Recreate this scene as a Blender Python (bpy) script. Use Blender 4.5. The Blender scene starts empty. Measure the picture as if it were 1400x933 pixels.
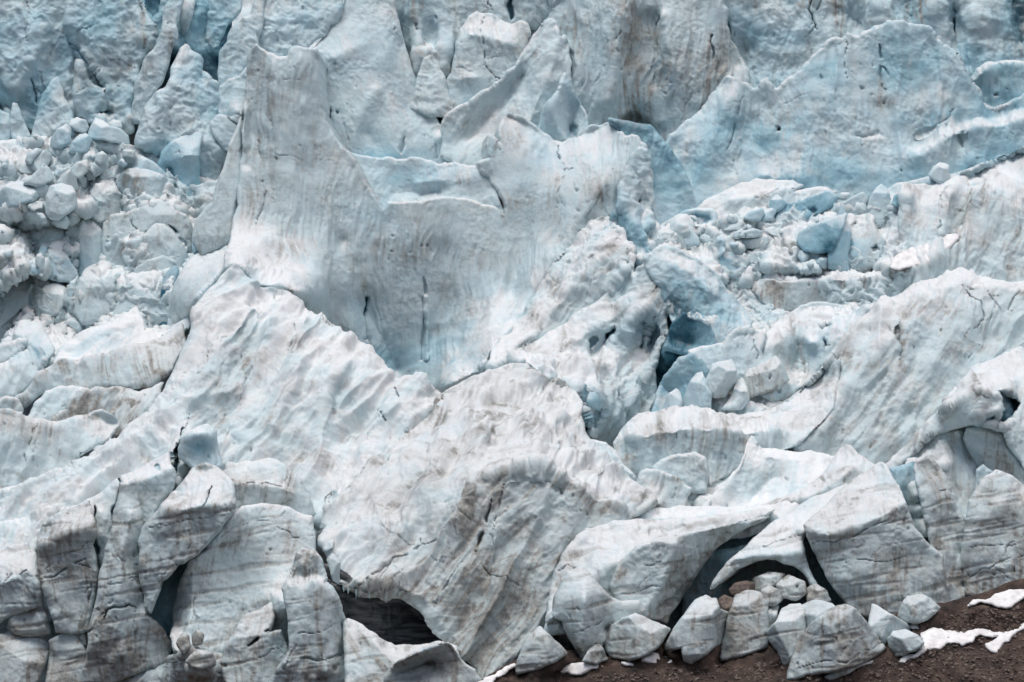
import bpy, math, random
import numpy as np
from math import radians as R
random.seed(11)
DEBUG = 0
RNG = np.random.RandomState(5)
SC = bpy.context.scene
COL = SC.collection
F = 6000.0            # focal length in photo pixels (telephoto)
ZC = 60.0             # camera height
COT = 1.30            # run per rise of the whole icefall
GRID = 1.45           # mesh spacing in photo pixels

def yb(v):            # distance of the icefall's mean slope at image height v
    t = min(max((890.0 - v) / 300.0, 0.0), 1.0)
    return 600.0 + (933.0 - v) * 0.1 * COT + 18.0 * t * t * (3 - 2 * t)

def world(u, v, Y):
    return np.stack([Y * (u - 700.0) / F, Y, ZC - Y * (v - 466.5) / F], -1)

# ---------------------------------------------------------------- noise
_perm = RNG.permutation(1024).astype(np.int32)
_perm = np.concatenate([_perm, _perm, _perm])
_g = RNG.normal(size=(1024, 3)); _g /= np.linalg.norm(_g, axis=1)[:, None]
_g = _g.astype(np.float32)

def gnoise(p):
    p = p.astype(np.float32)
    i = np.floor(p).astype(np.int32); f = p - i
    w = f * f * f * (f * (f * 6 - 15) + 10)
    i &= 1023
    out = 0
    for dx in (0, 1):
        wx = w[:, 0] if dx else 1 - w[:, 0]
        a = _perm[(i[:, 0] + dx)]
        for dy in (0, 1):
            wy = w[:, 1] if dy else 1 - w[:, 1]
            b = _perm[a + ((i[:, 1] + dy) & 1023)]
            for dz in (0, 1):
                wz = w[:, 2] if dz else 1 - w[:, 2]
                g = _g[_perm[b + ((i[:, 2] + dz) & 1023)]]
                d = g[:, 0] * (f[:, 0] - dx) + g[:, 1] * (f[:, 1] - dy) + g[:, 2] * (f[:, 2] - dz)
                out = out + wx * wy * wz * d
    return out * 1.6

def fbm(p, oct=3, gain=0.5):
    s = 0; a = 1.0; k = 1.0
    for o in range(oct):
        s = s + a * gnoise(p * k + 17.3 * o); a *= gain; k *= 2.07
    return s

def ridged(p, oct=3, gain=0.5):
    s = 0; a = 1.0; k = 1.0
    for o in range(oct):
        s = s + a * (0.45 - np.abs(gnoise(p * k + 31.7 * o))); a *= gain; k *= 2.03
    return s

def sstep(a, b, x):
    t = np.clip((x - a) / (b - a), 0, 1); return t * t * (3 - 2 * t)

# ---------------------------------------------------------------- 2-D helpers
def rough_poly(poly, jag, rng):
    pts = [np.array(p, float) for p in poly]
    # one smoothing subdivision so that corners are not razor-cut, then fractal jitter
    for lev in range(5):
        out = []
        n = len(pts)
        for i in range(n):
            a, b = pts[i], pts[(i + 1) % n]
            out.append(a)
            d = b - a; L = np.hypot(*d)
            if L > 2.6:
                nrm = np.array([-d[1], d[0]]) / L
                out.append((a + b) / 2 + nrm * rng.normal() * jag * min(L, 40) * (0.66 ** lev))
        pts = out
    return np.array(pts)

def inside(poly, x, y):
    r = np.zeros(x.shape, bool)
    x0, y0 = poly[-1]
    for x1, y1 in poly:
        if y0 != y1:
            c = ((y0 > y) != (y1 > y)) & (x < (x1 - x0) * (y - y0) / (y1 - y0) + x0)
            r ^= c
        x0, y0 = x1, y1
    return r

def seg_dist(pts, x, y, closed=False, reach=None):
    """distance to a polyline and its nearest point; pts (n,2+)"""
    best = np.full(x.shape, 1e9); bx = np.zeros(x.shape); by = np.zeros(x.shape); bt = np.zeros(x.shape)
    n = len(pts)
    for k in range(n if closed else n - 1):
        a = pts[k]; b = pts[(k + 1) % n]
        if reach is not None:
            lo = np.minimum(a[:2], b[:2]) - reach; hi = np.maximum(a[:2], b[:2]) + reach
            sel = np.nonzero((x > lo[0]) & (x < hi[0]) & (y > lo[1]) & (y < hi[1]))[0]
            if not len(sel): continue
            xx, yy = x[sel], y[sel]
        else:
            sel = slice(None); xx, yy = x, y
        dx, dy = b[0] - a[0], b[1] - a[1]; L = dx * dx + dy * dy + 1e-9
        t = np.clip(((xx - a[0]) * dx + (yy - a[1]) * dy) / L, 0, 1)
        px, py = a[0] + t * dx, a[1] + t * dy
        d = np.hypot(xx - px, yy - py)
        m = d < best[sel]
        idx = np.arange(len(x))[sel][m]
        best[idx] = d[m]; bx[idx] = px[m]; by[idx] = py[m]; bt[idx] = (k + t[m])
    return best, bx, by, bt

def solve(lines, bb, L, step=3.0, soft=1):
    """screened membrane through control polylines (x, y, metres towards the camera)"""
    x0, y0, x1, y1 = bb
    nx = int((x1 - x0) / step) + 2; ny = int((y1 - y0) / step) + 2
    val = np.zeros((ny, nx)); wt = np.zeros((ny, nx))
    for ln in lines:
        ln = np.array(ln, float)
        if len(ln) == 1: ln = np.vstack([ln, ln])
        for a, b in zip(ln[:-1], ln[1:]):
            m = max(2, int(np.hypot(b[0] - a[0], b[1] - a[1]) / step * 1.6))
            for t in np.linspace(0, 1, m):
                p = a + (b - a) * t
                i = int(round((p[1] - y0) / step)); j = int(round((p[0] - x0) / step))
                if 0 <= i < ny and 0 <= j < nx:
                    val[i, j] += p[2]; wt[i, j] += 1
    fix = wt > 0
    val[fix] /= wt[fix]
    # coarse to fine
    def relax(v, fx, fv, k, it):
        for _ in range(it):
            p = np.pad(v, 1, mode='edge')
            v = (p[:-2, 1:-1] + p[2:, 1:-1] + p[1:-1, :-2] + p[1:-1, 2:]) / (4 + k)
            v[fx] = fv[fx]
        return v
    lev = [(val, fix, step)]
    while min(lev[-1][0].shape) > 12:
        v, f, s = lev[-1]
        h, w = (v.shape[0] + 1) // 2, (v.shape[1] + 1) // 2
        vs = np.zeros((h * 2, w * 2)); fs = np.zeros((h * 2, w * 2))
        vs[:v.shape[0], :v.shape[1]] = np.where(f, v, 0); fs[:v.shape[0], :v.shape[1]] = f
        sv = vs.reshape(h, 2, w, 2).sum((1, 3)); sf = fs.reshape(h, 2, w, 2).sum((1, 3))
        lev.append((np.where(sf > 0, sv / np.maximum(sf, 1), 0), sf > 0, s * 2))
    cur = np.zeros(lev[-1][0].shape)
    for v, f, s in reversed(lev):
        if cur.shape != v.shape:
            cur = np.repeat(np.repeat(cur, 2, 0), 2, 1)[:v.shape[0], :v.shape[1]]
        cur = np.where(f, v, cur)
        cur = relax(cur, f, v, (s / L) ** 2, 40)
    for _ in range(soft):
        p = np.pad(cur, 1, mode='edge')
        cur = (p[:-2, 1:-1] + p[2:, 1:-1] + p[1:-1, :-2] + p[1:-1, 2:] + 2 * cur) / 6
    return cur, x0, y0, step

def bil(g, x, y):
    a, x0, y0, s = g
    fx = np.clip((x - x0) / s, 0, a.shape[1] - 1.001); fy = np.clip((y - y0) / s, 0, a.shape[0] - 1.001)
    i = fy.astype(int); j = fx.astype(int); fx -= j; fy -= i
    return (a[i, j] * (1 - fx) * (1 - fy) + a[i, j + 1] * fx * (1 - fy) + a[i + 1, j] * (1 - fx) * fy + a[i + 1, j + 1] * fx * fy)

# coarse buffer of what already stands in front (masses are built front to back)
ZB = np.full((330, 660), 1e9); ZS = 4.0; ZX, ZY = -620.0, -180.0

WD = np.full(ZB.shape, np.nan)   # depth at the feet of bodies already built: what lies behind rises to meet them

def mesh_from(name, verts, quads, attrs, mat, smooth=True):
    me = bpy.data.meshes.new(name)
    me.vertices.add(len(verts)); me.vertices.foreach_set('co', verts.astype(np.float32).ravel())
    me.loops.add(quads.size); me.loops.foreach_set('vertex_index', quads.astype(np.int32).ravel())
    me.polygons.add(len(quads))
    k = quads.shape[1]
    me.polygons.foreach_set('loop_start', np.arange(0, quads.size, k, dtype=np.int32))
    me.polygons.foreach_set('use_smooth', np.full(len(quads), smooth, bool))
    me.update(calc_edges=True)
    for n, a in attrs.items():
        at = me.attributes.new(n, 'FLOAT', 'POINT'); at.data.foreach_set('value', a.astype(np.float32))
    me.materials.append(mat)
    me.validate()
    return me

def tag(o, label=None, cat=None, group=None, kind=None):
    if label: o['label'] = label
    if cat: o['category'] = cat
    if group: o['group'] = group
    if kind: o['kind'] = kind
    return o

def mass(name, label, cat, poly, foot=None, slope=72, yaw=0, lines=(), L=70, soft=2, rnd=8, thick=14,
         cracks=(), dents=(), blue=0.15, dirt=0.35, snow=1.0, flow=0, flute=0.25, lump=0.45, lscale=5.0, facet=0.0, fscale=4.0,
         pit=0.07, jag=0.05, bluespots=(), dirtspots=(), near=0.0, group=None, kind=None, mat=None, clamp=True, grid=GRID,
         streak=1.0, flutew=1.3, gem=0.0, weld='b', weldbox=(), meet=30, smooth=0.75, shift=True, gap=2.2, pct=85, ampl=None, strata=0.0, noz=False, nowrite=False, chip=1.0, fold=0.0, skiphid=None, film=0.0):
    """one body of ice: outline in photo pixels set on the slope at its own distance, with folds, cracks, hollows and a real thickness"""
    rng = np.random.RandomState(abs(hash(tuple(map(tuple, poly)))) % (2 ** 31))
    P = rough_poly(poly, jag, rng)
    x0, y0 = P.min(0) - 2; x1, y1 = P.max(0) + 2
    if foot is None: foot = np.array(poly)[:, 1].max()
    xc = (x0 + x1) / 2
    gx = np.arange(x0, x1 + grid, grid); gy = np.arange(y0, y1 + grid, grid)
    U, V = np.meshgrid(gx, gy)
    m = inside(P, U.ravel(), V.ravel()).reshape(U.shape)
    cell = m[:-1, :-1] & m[1:, :-1] & m[:-1, 1:] & m[1:, 1:]
    # thin bridges of one cell make pinched loops: drop them
    used = np.zeros(m.shape, bool)
    used[:-1, :-1] |= cell; used[1:, :-1] |= cell; used[:-1, 1:] |= cell; used[1:, 1:] |= cell
    idx = -np.ones(m.shape, int); idx[used] = np.arange(used.sum())
    u = U[used].copy(); v = V[used].copy()
    ci, cj = np.nonzero(cell)
    quads = np.stack([idx[ci, cj], idx[ci + 1, cj], idx[ci + 1, cj + 1], idx[ci, cj + 1]], 1)
    # boundary edges (directed) of the cell set
    E = []
    cp = np.pad(cell, 1)
    c_ = cp[1:-1, 1:-1]
    for (si, sj, a, b) in (((0, -1), None, (0, 0), (1, 0)), ((1, 0), None, (1, 0), (1, 1)), ((0, 1), None, (1, 1), (0, 1)), ((-1, 0), None, (0, 1), (0, 0))):
        nb = cp[1 + si[0]:cp.shape[0] - 1 + si[0], 1 + si[1]:cp.shape[1] - 1 + si[1]]
        i, j = np.nonzero(c_ & ~nb)
        E.append(np.stack([idx[i + a[0], j + a[1]], idx[i + b[0], j + b[1]]], 1))
    E = np.concatenate(E)
    bv = np.unique(E)
    _, nx_, ny_, _ = seg_dist(P, u[bv], v[bv], True, reach=6)
    ok = np.hypot(nx_ - u[bv], ny_ - v[bv]) < 4
    u[bv[ok]] = nx_[ok]; v[bv[ok]] = ny_[ok]
    de, ex, ey, _ = seg_dist(P, u, v, True, reach=rnd + 12)
    de = np.minimum(de, rnd + 12)
    # ---- depth
    cot = 1 / math.tan(R(slope))
    Y = yb(foot) + (foot - v) * 0.1 * cot - near + (u - xc) * 0.1 * math.tan(R(yaw))
    if lines:
        pad = 12
        g = solve(lines, (x0 - pad, y0 - pad, x1 + pad, y1 + pad), L, soft=soft)
        Y = Y - bil(g, u, v) * (ampl if ampl else (1.5 if L <= 60 else 1.0))
    if gem:
        w_, h_ = x1 - x0, y1 - y0; r_ = rng.uniform
        a_ = r_(-0.35, 0.35)
        du = u - xc; dv = v - (y0 + y1) / 2
        ur = du * math.cos(a_) + dv * math.sin(a_); vr = -du * math.sin(a_) + dv * math.cos(a_)
        sd_ = rng.choice([-1, 1])
        tl_ = r_(-.45, .45)
        pl_ = [(-(vr + tl_ * ur) - r_(0.1, 0.3) * h_) * r_(1.2, 2.0), (sd_ * ur + r_(-.3, .3) * vr - r_(-0.05, 0.25) * w_) * r_(0.7, 1.5),
               (-sd_ * ur * .8 - vr * .6 - r_(0.18, 0.4) * .5 * (h_ + w_)) * r_(.8, 1.5), (-sd_ * ur + r_(-.2, .2) * vr - r_(0.28, 0.42) * w_) * r_(1, 2), (vr + r_(-.4, .4) * ur - r_(0.3, 0.4) * h_) * 0.8]
        mx = np.zeros(len(u))
        for p_ in pl_: mx = np.maximum(mx, p_)
        Y = Y + gem * 0.1 * mx
    t = np.clip(de / rnd, 0, 1)
    ux, uy = (ex - u) / np.maximum(de, .3), (ey - v) / np.maximum(de, .3)
    soften = np.zeros(len(u))
    if 'b' in weld: soften = np.maximum(soften, sstep(0.1, 0.7, uy))
    if 'l' in weld: soften = np.maximum(soften, sstep(0.1, 0.7, -ux))
    if 'r' in weld: soften = np.maximum(soften, sstep(0.1, 0.7, ux))
    if 't' in weld: soften = np.maximum(soften, sstep(0.1, 0.7, -uy))
    for b_ in weldbox: soften = np.where((u > b_[0]) & (u < b_[2]) & (v > b_[1]) & (v < b_[3]), 1, soften)
    Y = Y + rnd * 0.1 * 1.15 * (1 - np.sqrt(1 - (1 - t) ** 2 * 0.98)) * (1 - 0.85 * soften)
    hB = np.zeros(len(u)); hD = np.zeros(len(u))
    for d in dents:
        dp, dd, fe = np.array(d[0], float), d[1], d[2]
        db = d[3] if len(d) > 3 else 0.0
        dp = rough_poly(dp, 0.06, rng)
        sd, _, _, _ = seg_dist(dp, u, v, True, reach=fe + 4)
        ins = inside(dp, u, v)
        w = sstep(0, fe, np.where(ins, sd, 0))
        # distance to rim beyond reach: full
        w = np.where(ins & (sd > 1e8), 1.0, w)
        Y = Y + dd * w
        hB = np.maximum(hB, db * sstep(0, 0.5, w))
    Y0 = Y.copy()
    # ---- fit behind what stands in front
    if clamp and not noz:
        iz = np.clip(((v - ZY) / ZS).astype(int), 0, ZB.shape[0] - 1); jz = np.clip(((u - ZX) / ZS).astype(int), 0, ZB.shape[1] - 1)
        zf = ZB[iz, jz]
        hid = zf < 1e8
        if skiphid and hid.mean() > skiphid: return None
        vis = ~hid & ~np.isnan(WD[iz, jz])
        if hid.sum() > 20:
            s = np.percentile((zf - Y)[hid], pct) + gap
            if s > 0 and shift: Y = Y + s
            if DEBUG: print('SH %6.1f' % s, label)
        if meet and vis.sum() > 3:
            tmpY = np.full(ZB.shape, np.nan); 
            tmpY[iz, jz] = Y
            m0 = ~np.isnan(tmpY)
            fx = m0 & ~np.isnan(WD) & (ZB > 1e8)
            off = np.where(fx, np.clip(WD - tmpY, -26, 6), 0.0); off = np.nan_to_num(off)
            fv = off.copy()
            # carry the offsets under the body in front as well
            k_ = (ZS / meet) ** 2
            r0, r1 = np.nonzero(m0.any(1))[0][[0, -1]]; c0, c1 = np.nonzero(m0.any(0))[0][[0, -1]]
            sl = (slice(max(r0 - 3, 0), r1 + 4), slice(max(c0 - 3, 0), c1 + 4))
            o_ = off[sl]; f_ = fx[sl]; v_ = fv[sl]
            for _ in range(150):
                p = np.pad(o_, 1, mode='edge'); o_ = (p[:-2, 1:-1] + p[2:, 1:-1] + p[1:-1, :-2] + p[1:-1, 2:]) / (4 + k_); o_[f_] = v_[f_]
            for _ in range(2):
                p = np.pad(o_, 1, mode='edge'); o_ = (p[:-2, 1:-1] + p[2:, 1:-1] + p[1:-1, :-2] + p[1:-1, 2:] + 2 * o_) / 6
            off[sl] = o_
            Y = Y + bil((off, ZX + ZS / 2, ZY + ZS / 2, ZS), u, v)
        if hid.sum() > 20:
            tmpY = np.full(ZB.shape, 1e9); np.minimum.at(tmpY, (iz, jz), Y)
            need = np.where((ZB < 1e8) & (tmpY < 1e8), np.maximum(ZB + 0.2 - tmpY, 0), 0)
            if need.max() > 0:
                # only what is hidden well inside may bend back, so that no groove shows at the rim
                cov = (ZB < 1e8)
                p = np.pad(cov, 1, mode='edge'); inn = p[:-2, 1:-1] & p[2:, 1:-1] & p[1:-1, :-2] & p[1:-1, 2:] & cov
                nd = np.where(inn, need, 0)
                for _ in range(2):
                    p = np.pad(nd, 1, mode='edge'); nd = np.where(cov, (p[:-2, 1:-1] + p[2:, 1:-1] + p[1:-1, :-2] + p[1:-1, 2:] + 2 * nd) / 6, 0)
                Y = Y + bil((np.maximum(nd, np.where(inn, need, 0)), ZX + ZS / 2, ZY + ZS / 2, ZS), u, v)
    # ---- base surface normal on the regular grid, by finite differences of world positions
    Pw = world(u, v, Y)
    full = np.full(U.shape + (3,), np.nan); full[used] = Pw
    def diff(ax):
        f_ = np.roll(full, -1, ax); b_ = np.roll(full, 1, ax)
        d = f_ - b_
        d1 = f_ - full; d2 = full - b_
        d = np.where(np.isnan(d), np.where(np.isnan(d1), d2, d1), d)
        return np.nan_to_num(d[used])
    N = np.cross(diff(1), diff(0)); ln = np.linalg.norm(N, axis=1)
    N = N / np.maximum(ln, 1e-9)[:, None]
    N[ln < 1e-9] = (0, -1, 0)
    flip = (N[:, 1] > 0); N[flip] *= -1
    # ---- relief
    q = Pw + np.array([0, 0, 0])
    fa = R(flow)   # fall-line direction in the picture plane: 0 = straight down, + = leaning to the lower right
    al = q[:, 0] * math.sin(fa) - q[:, 2] * math.cos(fa)
    ac = q[:, 0] * math.cos(fa) + q[:, 2] * math.sin(fa)
    dy = q[:, 1]
    warp = gnoise(q / 9.0) * 1.6
    disp = np.zeros(len(u))
    big = fbm(q / lscale, 4, 0.42)
    disp += lump * 1.3 * big
    if facet:
        q2 = q + 0.8 * np.stack([gnoise(q / 3 + 5), gnoise(q / 3 + 50), gnoise(q / 3 + 90)], -1)
        disp += facet * 1.9 * ridged(q2 / fscale, 4, 0.5)
    w2 = gnoise(q / 16.0 + 12) * 2.5 + warp + 0.35 * gnoise(q / 2.2 + 21)
    def rib(w, l, o): return 0.36 - np.abs(gnoise(np.stack([(ac + w2) / w + o, dy / 9.0, al / l], -1)))
    flk = flute * (0.25 + 1.15 * sstep(-0.4, 0.4, gnoise(q / 13.0 + 7)))
    rv = 1.5 * rib(flutew * 2.6, 17, 0) + 1.25 * rib(flutew * 1.05, 8, 40) + 0.65 * rib(flutew * .45, 4.5, 80)
    disp += flk * rv
    q3 = q + 0.35 * np.stack([gnoise(q / 1.3 + 5), gnoise(q / 1.3 + 50), gnoise(q / 1.3 + 90)], -1)
    c1 = 0.3 - np.abs(gnoise(np.stack([ac, dy, al * .7], -1) / 1.5 + 6 + 0 * q3)); c2 = np.abs(gnoise(q3 / 0.8 + 44)) - 0.2
    cm = 0.25 + 1.0 * sstep(-0.25, 0.45, gnoise(q / 6.0 + 71))
    disp += chip * cm * (0.24 * c1 + 0.15 * c2)
    if fold:
        w3 = 3.2 * gnoise(q / 24.0 + 5) + 0.8 * gnoise(q / 6.0 + 2)
        def crest(n_): return 0.42 - np.sqrt(n_ * n_ + 0.0008)
        f1 = crest(gnoise(np.stack([(ac + w3) / 6.0, dy / 14, al / 34], -1) + 210))
        f2 = crest(gnoise(np.stack([(ac + w3) / 2.7, dy / 9, al / 18], -1) + 230))
        f3 = crest(gnoise(np.stack([(ac + w3 * 1.5) / 7.0, dy / 9, (al + 1.5 * w3) / 3.2], -1) + 250))
        fm = 0.35 + 0.9 * sstep(-0.4, 0.35, gnoise(q / 17.0 + 99))
        fd = 1.6 * fold * (2.6 * f1 + 1.3 * fm * f2 + 0.55 * f3 * (1.35 - fm))
        disp += fd - fold * 0.6
        rv = rv + 0.9 * fd / max(fold, .3)
    pt = pit * smooth
    sc = gnoise(np.stack([q[:, 0] / 0.5, q[:, 1] / 0.9, q[:, 2] / 0.95], -1))
    sc2 = gnoise(np.stack([q[:, 0] / 0.24, q[:, 1] / 0.45, q[:, 2] / 0.42], -1) + 9)
    pk = gnoise(q / 7.0 + 91)
    pk = 0.2 + 1.1 * sstep(-0.3, 0.5, pk)
    disp += 0.6 * pt * pk * (1.8 * sc + 1.8 * sc2)
    if strata:
        hh = q[:, 2] - 0.16 * q[:, 0] + 0.5 * gnoise(q / 7.0 + 15)
        bd = gnoise(np.stack([q[:, 0] / 11, q[:, 1] / 11, hh * 0.9], -1) + 130) + 0.5 * gnoise(np.stack([q[:, 0] / 5, q[:, 1] / 5, hh * 2.3], -1) + 150)
        bd = sstep(0.22, 0.6, bd)
        disp -= strata * 0.22 * bd
    else: bd = 0
    # scattered melt pits
    pz = gnoise(np.stack([q[:, 0] / 0.8, q[:, 1] / 2, q[:, 2] / 1.25], -1) + 60)
    pits = sstep(0.6, 0.85, pz) * sstep(-0.05, 0.3, gnoise(q / 11 + 33))
    disp -= pits * 0.55 * min(1, pit / 0.07)
    ef = sstep(0, 3.0, de) * 0.75 + 0.25
    carve = np.zeros(len(u))
    cr2 = []
    for c in cracks:
        cr2.append(c)
        pts = [np.array(p_, float) for p_ in c[3]]
        tl = sum(np.hypot(*(b_ - a_)) for a_, b_ in zip(pts[:-1], pts[1:]))
        if tl > 22 and c[0] < 2.6:
            for kb in range(1 + int(tl > 45)):
                k0 = rng.randint(0, len(pts) - 1); p0 = pts[k0] + (pts[k0 + 1] - pts[k0]) * rng.rand()
                dv_ = pts[k0 + 1] - pts[k0]; an = math.atan2(dv_[1], dv_[0]) + rng.choice([-1, 1]) * rng.uniform(.5, 1.1); ln_ = rng.uniform(.2, .45) * tl
                p1 = p0 + ln_ * .5 * np.array([math.cos(an), math.sin(an)]); an += rng.uniform(-.6, .6)
                cr2.append((c[0] * .65, c[1] * .6, c[2] * .7, [p0, p1, p1 + ln_ * .5 * np.array([math.cos(an), math.sin(an)])]))
    cracks = cr2
    for c in cracks:
        w, dd, cb, pts = c[0], c[1], c[2], c[3]
        jp = rough_poly(list(pts) + list(pts)[::-1][1:-1], 0.09, rng) if len(pts) > 2 else None
        pl = [np.array(p, float) for p in pts]
        for lev in range(2):
            o2 = []
            for a, b in zip(pl[:-1], pl[1:]):
                d_ = b - a; LL = np.hypot(*d_)
                o2 += [a, (a + b) / 2 + np.array([-d_[1], d_[0]]) / max(LL, 1e-6) * rng.normal() * 0.08 * LL]
            pl = o2 + [pl[-1]]
        d, _, _, bt = seg_dist(np.array(pl), u, v, False, reach=w * 3 + 4)
        tt = np.clip(bt / (len(pl) - 1), 0, 1)
        ww = 0.5 * w * (0.25 + 0.75 * np.sin(np.clip(tt, 0, 1) * math.pi) ** 0.6) * (0.85 + 1.0 * gnoise(q / 2.2 + 3))
        k = np.where(d < 1e8, np.exp(-(d / np.maximum(ww, 0.3)) ** 2), 0)
        k = np.clip(k * 1.4, 0, 1) * sstep(-0.55, -0.1, gnoise(q / 1.8 + 77))
        carve = np.maximum(carve, k * dd * ((0.35 if (foot < 640 and cb <= 0.15) else 0.7) if w < 2.5 else 1.1))
        cb = max(cb, 0.5) if (foot < 640 and cb > 0) else cb
        hB = np.maximum(hB, 0.8 * cb * sstep(0.15, 0.8, k))
        if cb < 0.3 and not (foot < 640 and w < 2): hD = np.maximum(hD, sstep(0.1, 0.9, k) * 0.5)
    Q = Pw + N * (disp * ef)[:, None]
    view = Pw - np.array([0, 0, ZC]); view /= np.linalg.norm(view, axis=1)[:, None]
    Q = Q + view * carve[:, None]
    # ---- colour-bearing attributes
    st = gnoise(np.stack([(ac + warp) / 0.9, dy / 5, al / 9.0], -1) + 70)
    st2 = gnoise(np.stack([(ac + warp) / 0.35, dy / 3, al / 5.0], -1) + 110)
    pat = fbm(q / 5.5 + 200, 3)
    up = N[:, 2]
    D = dirt * (0.42 + 0.45 * sstep(-0.5, 0.6, pat + 0.2 * st)) + dirt * 0.7 * streak * sstep(0.2, 0.62, st * 0.55 + st2 * 0.75 + pat * 0.4) 
    D = D * (1 - 0.55 * snow * sstep(0.45, 0.8, up))
    D = D + dirt * 0.8 * sstep(0.2, 0.55, fbm(q / 2.2 + 400, 4, .6) + 0.35 * pat - 0.33)
    D = D + film * (0.7 + 0.7 * pat) * (1 - 0.6 * sstep(0.5, 0.9, up)) + strata * 0.45 * bd + dirt * min(1, flute * 2.5) * 0.75 * sstep(0.05, -0.75, rv) * sstep(-0.3, 0.4, pat)
    spk = sstep(0.42, 0.7, gnoise(q / 0.42 + 61)) * sstep(-0.15, 0.4, gnoise(q / 3.0 + 87))
    D = D + spk * min(0.5, dirt * 0.8) * (1 - 0.7 * snow * sstep(0.5, 0.8, up))
    D = np.maximum(D, hD)
    D = D + pits * 0.25
    for (px, py, r1, r2, k) in dirtspots:
        dd = np.hypot((u - px) / r1, (v - py) / r2)
        D = D + k * np.exp(-dd ** 2) * sstep(-0.25, 0.4, st * 0.5 + st2 * 0.8 + 0.5 * c2 + 0.1)
    B = (blue * (1.25 if foot < 600 else 1.0) + (0.10 if foot < 700 else 0.07)) * (0.85 + 0.45 * fbm(q / 9.0 + 300, 3))
    for (px, py, r1, r2, k) in bluespots:
        dd = np.hypot((u - px) / r1, (v - py) / r2)
        B = B + k * np.exp(-dd ** 2)
    B = np.maximum(B, hB)
    S = snow * sstep(0.42, 0.92, up + 0.22 * pat + 0.14 * st + 0.10 * st2)
    S = S * (1 - hB)
    # ---- thickness: side skirts running back from the rim
    nb = len(bv)
    mp = -np.ones(len(u), int); mp[bv] = np.arange(nb)
    cx, cy = u[bv].mean(), v[bv].mean()
    base = Q[bv]
    vv = view[bv]
    rings = []
    inw = np.stack([-(u[bv] - cx), np.zeros(nb), (v[bv] - cy)], -1)
    inw /= np.maximum(np.linalg.norm(inw, axis=1), 1e-6)[:, None]
    jit = 0.3 * gnoise(base / 2.0)
    for kx, (fr, sh) in enumerate(((0.06, 0.01), (0.25, 0.04), (0.6, 0.08), (1.0, 0.14))):
        off = inw * np.minimum(thick * sh, 0.0 + 0.25 * 0.1 * np.hypot(u[bv] - cx, v[bv] - cy))[:, None]
        rings.append(base + vv * (thick * fr) + off + N[bv] * 0)
    nv = len(u)
    allv = [Q] + rings
    qs = [quads]
    pa, pb = E[:, 0], E[:, 1]
    for kx in range(4):
        if kx == 0: A0, B0 = pa, pb
        else: A0, B0 = nv + (kx - 1) * nb + mp[pa], nv + (kx - 1) * nb + mp[pb]
        A1, B1 = nv + kx * nb + mp[pa], nv + kx * nb + mp[pb]
        qs.append(np.stack([A0, A1, B1, B0], 1))
    verts = np.concatenate(allv); Qd = np.concatenate(qs)
    rep = lambda a, f=1.0: np.concatenate([a] + [a[bv] * f] * 4)
    me = mesh_from(name, verts, Qd, {'dirt': np.clip(rep(D), 0, 1), 'blue': np.clip(rep(B), 0, 1), 'snow': np.clip(rep(S), 0, 1)}, mat or MAT['ice'])
    o = bpy.data.objects.new(name, me); COL.objects.link(o)
    tag(o, label, cat, group, kind)
    # ---- enter the front buffer
    if noz or nowrite: return o
    iz = np.clip(((v - ZY) / ZS).astype(int), 0, ZB.shape[0] - 1); jz = np.clip(((u - ZX) / ZS).astype(int), 0, ZB.shape[1] - 1)
    tmp = np.full(ZB.shape, -1e9)
    np.maximum.at(tmp, (iz, jz), Y)
    hit = tmp > 0
    was = ZB < 1e8
    def put(di, dj, cond):
        sh = np.roll(np.roll(hit, di, 0), dj, 1); dep = np.roll(np.roll(tmp, di, 0), dj, 1)
        c = sh & ~hit & ~was & cond
        WD[c] = dep[c]
    yy, xx = np.mgrid[0:ZB.shape[0], 0:ZB.shape[1]]; yy = ZY + yy * ZS; xx = ZX + xx * ZS
    alw = np.ones(ZB.shape, bool); bx = np.zeros(ZB.shape, bool)
    for b_ in weldbox: bx |= (xx > b_[0]) & (xx < b_[2]) & (yy > b_[1]) & (yy < b_[3])
    if 't' in weld: put(-1, 0, alw)
    if 'l' in weld: put(0, -1, alw)
    if 'r' in weld: put(0, 1, alw)
    if 'b' in weld: put(1, 0, alw)
    if len(weldbox):
        for dd_ in ((-1, 0), (1, 0), (0, 1), (0, -1)): put(dd_[0], dd_[1], bx)
    ZB[hit] = np.where(ZB[hit] > 1e8, tmp[hit], np.maximum(ZB[hit], tmp[hit]))
    return o
MAT = {}
def nodes(name):
    m = bpy.data.materials.new(name); m.use_nodes = True
    nt = m.node_tree; nt.nodes.clear()
    out = nt.nodes.new('ShaderNodeOutputMaterial'); b = nt.nodes.new('ShaderNodeBsdfPrincipled')
    nt.links.new(b.outputs[0], out.inputs[0])
    MAT[name] = m
    def N(t, **kw):
        n = nt.nodes.new(t)
        for k, v in kw.items():
            if isinstance(k, str) and k.startswith('i_'): n.inputs[k[2:]].default_value = v
            else: setattr(n, k, v)
        return n
    return m, nt, b, N, nt.links.new
def mixc(N, Lk, fac, a, b):
    n = N('ShaderNodeMix', data_type='RGBA', clamp_factor=True)
    for s, x in ((n.inputs[0], fac), (n.inputs[6], a), (n.inputs[7], b)):
        if hasattr(x, 'is_linked') or hasattr(x, 'links'): Lk(x, s)
        else: s.default_value = x if not isinstance(x, tuple) else (*x, 1) if len(x) == 3 else x
    return n.outputs[2]
def mth(N, Lk, op, a, b=None, clamp=False):
    n = N('ShaderNodeMath', operation=op, use_clamp=clamp)
    for s, x in ((n.inputs[0], a), (n.inputs[1], b)):
        if x is None: continue
        if hasattr(x, 'links'): Lk(x, s)
        else: s.default_value = x
    return n.outputs[0]

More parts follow.
